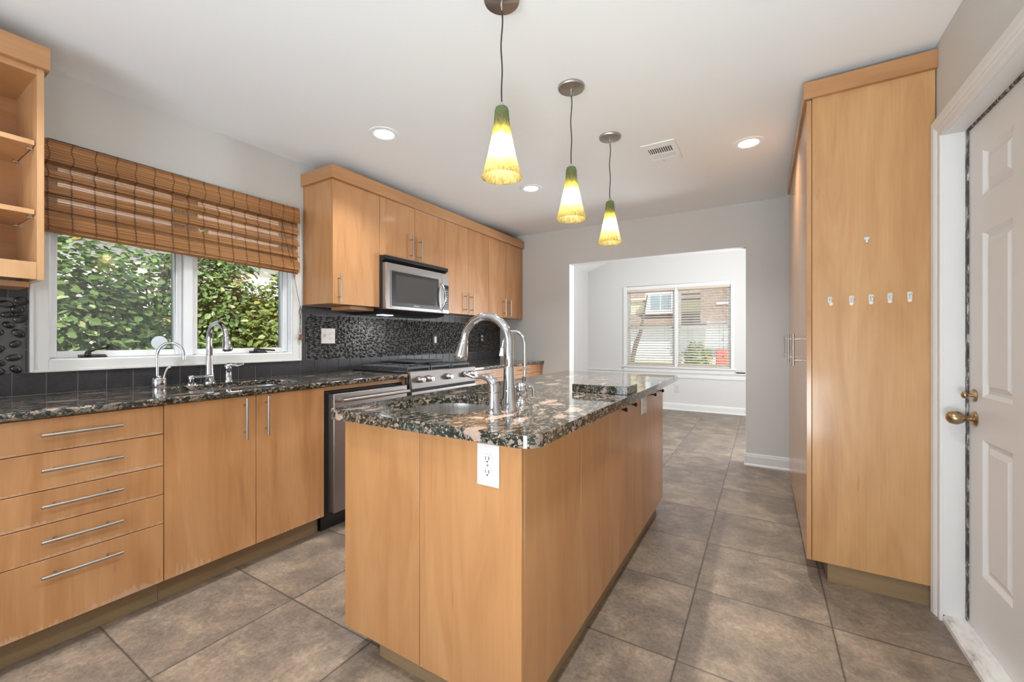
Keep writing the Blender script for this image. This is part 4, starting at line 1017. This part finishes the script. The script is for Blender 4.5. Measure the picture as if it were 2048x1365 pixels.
def blind(label, x0, x1):
    t = thing('window_blind', label, 'blind', ((x0+x1)/2, BY+.02, 2.02), 'slatted blinds on the breakfast room window')
    MB().box(x0, x1, BY-.022, BY+.045, 1.985, 2.026).obj('headrail', M['headrail'], t, .002)
    mb = MB(); z = 1.968
    while z > .755:
        a = math.radians(21); hw = .0245
        dy, dz = hw*math.cos(a), hw*math.sin(a)
        mb.hexa([(x0+.004, BY+.012-dy, z-dz), (x1-.004, BY+.012-dy, z-dz), (x1-.004, BY+.012+dy, z+dz), (x0+.004, BY+.012+dy, z+dz),
                 (x0+.004, BY+.012-dy, z-dz+.0028), (x1-.004, BY+.012-dy, z-dz+.0028), (x1-.004, BY+.012+dy, z+dz+.0028), (x0+.004, BY+.012+dy, z+dz+.0028)])
        z -= .0415
    mb.obj('slats', M['slat'], t)
    MB().box(x0+.002, x1-.002, BY-.012, BY+.036, .722, .744).obj('bottom_rail', M['headrail'], t, .002)
    mb = MB()
    for f in (.2, .8):
        for yy in (BY-.015, BY+.039): mb.tube([(x0+(x1-x0)*f, yy, 1.99), (x0+(x1-x0)*f, yy, .74)], .0011, 5)
    mb.obj('ladder_cord', mat('ladder_cord', (.45, .38, .32), .7), t)
    MB().tube([(x1-.055, BY-.028, 1.99), (x1-.053, BY-.030, 1.41)], .0035, 8).obj('tilt_wand', mat('tilt_wand', (.35, .22, .15), .4), t)
    mb = MB(); mb.tube([(x1-.095, BY-.028, 1.99), (x1-.095, BY-.030, 1.02 if x0 < -1.5 else .90)], .0013, 6)
    zt_ = 1.02 if x0 < -1.5 else .90
    mb.lathe([(.002, .012), (.008, -.006), (.008, -.012), (0, -.012)], (x1-.095, BY-.030, zt_), n=10); mb.obj('pull_cord', mat('pull_cord', (.12, .06, .04), .6), t)
blind('cream slatted blind on the left half of the far window', -2.026, -1.250)
blind('cream slatted blind on the right half of the far window', -1.200, -.430)
o = MB().extr(rrect(-.345, -.225, BY-.034, BY-.004, .010), .6435, .660).obj('remote_control', M['black'], None, .003)
tag(o, 'small flat black gadget lying on the chair rail right of the far window', 'remote')

# ------------------------------------------------------------------ pendants
def pendant():
    t = thing('pendant_lamp', 'lamp', 'pendant lamp', (0, 0, 0), 'pendant lamps over the island')
    MB().lathe([(0, 0), (.0675, 0), (.0675, -.006), (.064, -.012), (.010, -.016), (0, -.016)], (0, 0, 2.4395), n=48).obj('canopy', M['canopy'], t, smooth=40)
    MB().lathe([(.0065, 0), (.0065, -.006), (.0045, -.022), (.003, -.030)], (0, 0, 2.4240), n=16).obj('strain_relief', M['brushed'], t, smooth=40)
    pts = [(.0025*math.sin(i*.9), .002*math.sin(i*.55+1), 2.398-(2.398-2.047)*i/14) for i in range(15)]; pts[0] = (0, 0, 2.402); pts[-1] = (0, 0, 2.047)
    MB().tube(pts, .0028, 8).obj('cord', M['cord'], t, smooth=60)
    MB().lathe([(.003, .006), (.009, .004), (.011, -.004), (.011, -.014), (.0, -.014)], (0, 0, 2.046), n=20).obj('socket_cap', M['knobmetal'], t, smooth=40)
    prof = [(.012, 2.034), (.020, 2.030), (.0235, 2.020), (.0245, 2.000), (.0265, 1.975), (.032, 1.940), (.041, 1.895), (.052, 1.845), (.064, 1.800), (.0715, 1.777), (.0735, 1.772)]
    mb = MB(); mb.lathe([(r, z) for r, z in prof], (0, 0, 0), n=48)
    mb.f = [f for f in mb.f if len(f) == 4]
    sh = mb.obj('glass_shade', M['shade'], t, smooth=60, fix=False)
    s = sh.modifiers.new('solid', 'SOLIDIFY'); s.thickness = .003; s.offset = -1
    b = MB().lathe([(.0, .045), (.010, .042), (.012, .03), (.019, .010), (.022, -.008), (.018, -.026), (.008, -.034), (0, -.035)], (0, 0, 1.885), n=20).obj('bulb', M['bulb'], t, smooth=60)
    return t
m = bpy.data.materials.new('mottled_art_glass'); m.use_nodes = True; k = N(m); M['shade'] = m
sp = k.n('SeparateXYZ'); k.set(sp.inputs[0], k.coord('Object')); z = sp.outputs[2]
f = k.math('DIVIDE', k.math('SUBTRACT', z, 1.772), .262)
nz = k.noise(k.mapping(k.coord('Object'), (1, 1, .35)), 110, 3, .65)
f2 = k.math('ADD', f, k.math('MULTIPLY', k.math('SUBTRACT', nz, .5), .22))
c = k.ramp(f2, [(0, (.86, .77, .42)), (.30, (.92, .87, .62)), (.50, (.82, .76, .46)), (.64, (.55, .52, .22)), (.78, (.33, .32, .19)), (1.0, (.26, .37, .16))])
spots = k.ramp(k.noise(k.mapping(k.coord('Object'), (1, 1, .45)), 105, 3, .7), [(.45, (0,0,0)), (.60, (1,1,1))])
c = k.mix(k.math('MULTIPLY', spots, .85), c, k.ramp(f, [(0, (.52, .42, .12)), (.45, (.95, .92, .72)), (.62, (.34, .30, .08)), (.8, (.16, .15, .08)), (1, (.46, .50, .40))]))
k.col(c); k.b.inputs['Roughness'].default_value = .18; k.b.inputs['Coat Weight'].default_value = .3
tb = k.n('BsdfTranslucent'); k.set(tb.inputs[0], c); mx = k.n('MixShader'); mx.inputs[0].default_value = .62
trn = k.n('BsdfTransparent'); k.set(trn.inputs[0], c); mx2 = k.n('MixShader'); mx2.inputs[0].default_value = .28
k.t.links.new(k.b.outputs[0], mx.inputs[1]); k.t.links.new(tb.outputs[0], mx.inputs[2])
k.t.links.new(mx.outputs[0], mx2.inputs[1]); k.t.links.new(trn.outputs[0], mx2.inputs[2])
k.t.links.new(mx2.outputs[0], k.t.nodes['Material Output'].inputs[0])
M['bulb'] = mat('warm_bulb', (1, 1, 1), .4, emit=(1, .92, .72), es=75)
pp = pendant(); pp.location = (-.832, 1.306, 0); pp['label'] = 'green and yellow art glass pendant lamp, the one over the island faucet'
copy_tree(pp, (-.823, 1.942, 0), label='green and yellow art glass pendant lamp, middle of the three over the island')
copy_tree(pp, (-.818, 2.545, 0), label='green and yellow art glass pendant lamp, the one nearest the ceiling vent')

# ------------------------------------------------------------------ downlights and vent
def downlight():
    t = thing('recessed_downlight', 'lamp', 'ceiling light', (0, 0, 0), 'recessed ceiling downlights')
    mb = MB(); mb.lathe([(.092, 0), (.091, -.003), (.075, -.006), (.060, -.004), (.056, -.001)], (0, 0, 2.4398), n=40); mb.f = [f for f in mb.f if len(f) == 4]
    mb.obj('trim_ring', M['ceiling'], t, smooth=60)
    MB().lathe([(0, -.0005), (.057, -.0005), (.057, -.003), (0, -.003)], (0, 0, 2.4396), n=36).obj('lens', M['lens'], t)
    return t
M['lens'] = mat('downlight_lens', (1, 1, 1), .4, emit=(1, .97, .92), es=14)
LB = ['round recessed ceiling downlight above the wall cabinet near the window', 'round recessed ceiling downlight between the last two pendant lamps', 'round recessed ceiling downlight near the pantry cabinet']
dp = downlight(); dp.location = (*DOWN[0], 0); dp['label'] = LB[0]
for i in (1, 2): copy_tree(dp, (*DOWN[i], 0), label=LB[i])
for i, (x, y) in enumerate(DOWN_ADDED): copy_tree(dp, (x, y, 0), label='added recessed ceiling downlight out of frame behind or above the camera')
t = thing('ceiling_vent', 'white louvred air vent in the ceiling beside the last pendant', 'vent', (-.582, 2.93, 2.44))
vx0, vx1, vy0, vy1 = -.688, -.476, 2.776, 3.084
o_ = [(vx0, vy0), (vx1, vy0), (vx1, vy1), (vx0, vy1)]
mb = MB(); mb.box(vx0, vx1, vy0, vy0+.07, 2.4335, 2.4395).box(vx0, vx1, vy1-.05, vy1, 2.4335, 2.4395).box(vx0, vx0+.03, vy0+.07, vy1-.05, 2.4335, 2.4395).box(vx1-.03, vx1, vy0+.07, vy1-.05, 2.4335, 2.4395).box(vx0+.03, vx1-.03, 2.938, 2.948, 2.4335, 2.4395)
mb.obj('frame', M['ceiling'], t, .0015)
MB().box(vx0+.025, vx1-.025, vy0+.06, vy1-.04, 2.4375, 2.4393).obj('backing', M['dark'], t)
mb = MB()
for i in range(11):
    x_ = vx0+.036+i*.0140; mb.hexa([(x_, vy0+.07, 2.4340), (x_+.004, vy0+.07, 2.4340), (x_+.004, 2.938, 2.4340), (x_, 2.938, 2.4340), (x_+.002, vy0+.07, 2.4375), (x_+.006, vy0+.07, 2.4375), (x_+.006, 2.938, 2.4375), (x_+.002, 2.938, 2.4375)])
for i in range(5):
    y_ = 2.953+i*.0165; mb.box(vx0+.03, vx1-.03, y_, y_+.007, 2.4340, 2.4372)
mb.obj('louvres', M['ceiling'], t)
mb = MB(); mb.tube([(-.585, 3.055, 2.434), (-.590, 3.05, 2.420), (-.592, 3.02, 2.418)], .002, 8); mb.obj('lever', M['plastic'], t)

# ------------------------------------------------------------------ outside: hedge, tree, neighbour houses
def shrub(label, c, r, n, mat_, seed, leaf=.045, stems=6, group=None, name='shrub', ground=-.15, cat='shrub', bias=.55):
    rnd = random.Random(seed); t = thing(name, label, cat, (c[0], c[1], ground), group)
    vs = []; fs = []; vals = []
    for i in range(n):
        while True:
            p = Vector((rnd.gauss(0, 1), rnd.gauss(0, 1), rnd.gauss(0, 1))).normalized()
            break
        lump = 1 + .30*mnoise.noise(p*2.3+Vector((seed*3.1, 0, 0)))
        q = Vector((p.x*r[0], p.y*r[1], p.z*r[2]))*lump*(rnd.random()**bias*.65+.38)
        P = Vector(c)+q
        if P.z < ground: P.z = ground + rnd.random()*.1
        L = leaf*rnd.uniform(.6, 1.25); Wd = L*rnd.uniform(.28, .40)
        nrm = (p + Vector((rnd.uniform(-.9, .9), rnd.uniform(-.9, .9), rnd.uniform(.0, 1.3)))).normalized()
        a = nrm.cross(Vector((rnd.uniform(-1, 1), rnd.uniform(-1, 1), rnd.uniform(-1, 1)))).normalized(); b = nrm.cross(a)
        k0 = len(vs)
        vs += [P-a*L*.5, P-a*L*.1+b*Wd+nrm*L*.06, P+a*L*.25+b*Wd*.7+nrm*L*.05, P+a*L*.5, P+a*L*.25-b*Wd*.7+nrm*L*.05, P-a*L*.1-b*Wd+nrm*L*.06, P+a*L*.08]
        fs += [(k0, k0+1, k0+6), (k0+1, k0+2, k0+6), (k0+2, k0+3, k0+6), (k0+3, k0+4, k0+6), (k0+4, k0+5, k0+6), (k0+5, k0, k0+6)]
        v = min(1, max(0, rnd.gauss(.48, .24))); vals += [v]*7
    off = WL[t.name]; me = bpy.data.meshes.new('foliage'); me.from_pydata([tuple(v-off) for v in vs], [], fs)
    at = me.attributes.new('leaf', 'FLOAT', 'POINT'); at.data.foreach_set('value', vals); me.materials.append(mat_)
    o = bpy.data.objects.new('foliage', me); COL.objects.link(o); o.parent = t
    mb = MB()
    for i in range(stems):
        a = rnd.uniform(0, 2*PI); tip = Vector(c)+Vector((math.cos(a)*r[0]*.6, math.sin(a)*r[1]*.6, r[2]*rnd.uniform(.1, .6)))
        b0 = Vector((c[0]+rnd.uniform(-.1, .1), c[1]+rnd.uniform(-.1, .1), ground)); midp = b0.lerp(tip, .5)+Vector((rnd.uniform(-.1, .1), rnd.uniform(-.1, .1), .1))
        mb.tube([b0, midp, tip], [.022, .014, .006], 7)
    mb.obj('stems', M['bark'], t, smooth=60)
    return t
G = 'evergreen shrubs outside the kitchen window'
shrub('dense green shrub outside the left pane, nearest the shelves', (-4.75, .95, .95), (.62, .62, 1.10), 9500, M['leaf'], 1, group=G, leaf=.07)
shrub('open green shrub outside the left pane with a trunk showing', (-5.15, 1.70, 1.45), (.55, .55, .75), 2200, M['leaf'], 2, group=G, leaf=.07)
shrub('low green shrub at the foot of the left window pane', (-4.35, 1.42, .48), (.50, .80, .78), 7500, M['leaf'], 3, group=G, leaf=.07)
shrub('dark green shrub behind the window mullion', (-5.05, 2.18, 1.25), (.55, .42, 1.05), 6500, M['leaf'], 4, group=G, leaf=.065)
shrub('yellow-green shrub outside the right window pane', (-4.75, 2.66, .85), (.60, .58, .98), 9500, M['leaf2'], 5, group=G, leaf=.07)
shrub('tall green shrub outside the right pane near the wall cabinet', (-4.9, 3.45, 1.15), (.65, .60, 1.15), 8000, M['leaf'], 6, group=G, leaf=.07)
shrub('dark green shrub outside left of the kitchen window', (-4.6, -.1, 1.1), (.7, .7, 1.2), 6000, M['leaf'], 7, group=G)
t = thing('tree', 'slender bare tree trunk standing among shrubs outside the left pane', 'tree', (-5.0, 1.52, -.15))
MB().tube([(-5.0, 1.55, -.15), (-5.0, 1.56, .7), (-4.98, 1.58, 1.15), (-4.96, 1.66, 1.5), (-4.95, 1.72, 1.85), (-4.9, 1.9, 2.4), (-4.9, 2.0, 3.0)], [.055, .045, .038, .034, .03, .022, .012], 10).obj('trunk', M['bark'], t, smooth=60)
mb = MB()
for (a, b) in (((-4.98, 1.60, 1.25), (-4.9, 1.25, 1.9)), ((-4.96, 1.66, 1.5), (-4.8, 2.0, 2.0)), ((-4.98, 1.58, 1.1), (-4.8, 1.85, 1.5))): mb.tube([a, ((a[0]+b[0])/2, (a[1]+b[1])/2, (a[2]+b[2])/2+.06), b], [.018, .012, .006], 7)
mb.obj('branches', M['bark'], t, smooth=60)
t = thing('house', 'pale sided neighbouring house behind the shrubs outside the kitchen window', 'house', (-9, 2.5, -.15))
MB().box(-12, -8.2, -3, 6.0, -.15, 3.0).obj('wall', M['siding'], t)
MB().extr([(-12.4, 2.9), (-7.8, 2.9), (-10.1, 4.3)], -3.3, 6.3, 'y').obj('roof', M['shingle'], t)
MB().box(-8.21, -8.17, 5.0, 5.8, .9, 2.1).obj('window', M['houseglass'], t)
# house across the street seen through the blinds
t = thing('house', 'yellow house with brown porch roof and white garage seen through far blinds', 'house', (-3.5, 19, .45))
MB().box(-11, -1.0, 18.6, 24, .45, 3.0).obj('wall', M['siding_y'], t)
MB().box(-7.2, -1.0, 18.45, 18.62, .45, 1.78).obj('garage_door', M['garage'], t)
MB().hexa([(-11, 17.9, 1.76), (-1.0, 17.9, 1.76), (-1.0, 18.6, 1.76), (-11, 18.6, 1.76), (-11, 17.9, 1.86), (-1.0, 17.9, 1.86), (-1.0, 18.6, 2.30), (-11, 18.6, 2.30)]).obj('porch_roof', M['shingle'], t)
MB().extr([(18.52, 2.80), (24.5, 2.80), (21.3, 5.2)], -11.5, -.8, 'x').obj('roof', M['shingle'], t)
MB().extr([(-4.25, 2.25), (-3.0, 2.25), (-3.0, 3.15), (-3.62, 3.55), (-4.25, 3.15)], 18.0, 18.9, 'y').obj('dormer', M['garage'], t)
f = MB().box(-4.08, -3.16, 17.96, 18.0, 2.34, 3.05).obj('window', M['garage'], t)
MB().box(-4.02, -3.65, 17.94, 17.97, 2.40, 3.0).box(-3.59, -3.22, 17.94, 17.97, 2.40, 3.0).obj('pane', M['houseglass'], f)
t = thing('house', 'brown shingled house end seen through the right half of far blinds', 'house', (1.8, 17.2, .45))
MB().box(-2.0, 6, 17.0, 17.5, 1.80, 5.0).obj('gable_wall', M['shingle'], t)
MB().box(-1.0, 6, 17.05, 17.5, .45, 1.80).obj('lower_wall', M['siding'], t)
MB().box(-1.45, -1.05, 16.96, 17.0, 2.45, 2.52).obj('gutter', M['garage'], t)
shrub('round yellow-green bush outside the right half of the far window', (-1.43, 11.6, .68), (.36, .36, .42), 2600, M['leaf2'], 11, leaf=.06, ground=.36, name='bush', cat='bush')
t = thing('tree', 'leaning grey tree trunk outside the left half of the far window', 'tree', (-2.95, 11, .28))
MB().tube([(-2.97, 11, .28), (-2.92, 11, .7), (-2.84, 11, 1.05), (-2.72, 11, 1.35), (-2.64, 11, 1.8), (-2.55, 11, 2.3)], [.07, .06, .065, .045, .025, .018], 10).obj('trunk', M['bark'], t, smooth=60)
o = MB().extr(rrect(-1.02, -.74, 11.7, 11.98, .04), .37, .90).obj('storage_bin', mat('red_plastic', (.75, .10, .06), .5), None, .02); tag(o, 'bright red bin outside beside the round bush', 'bin')
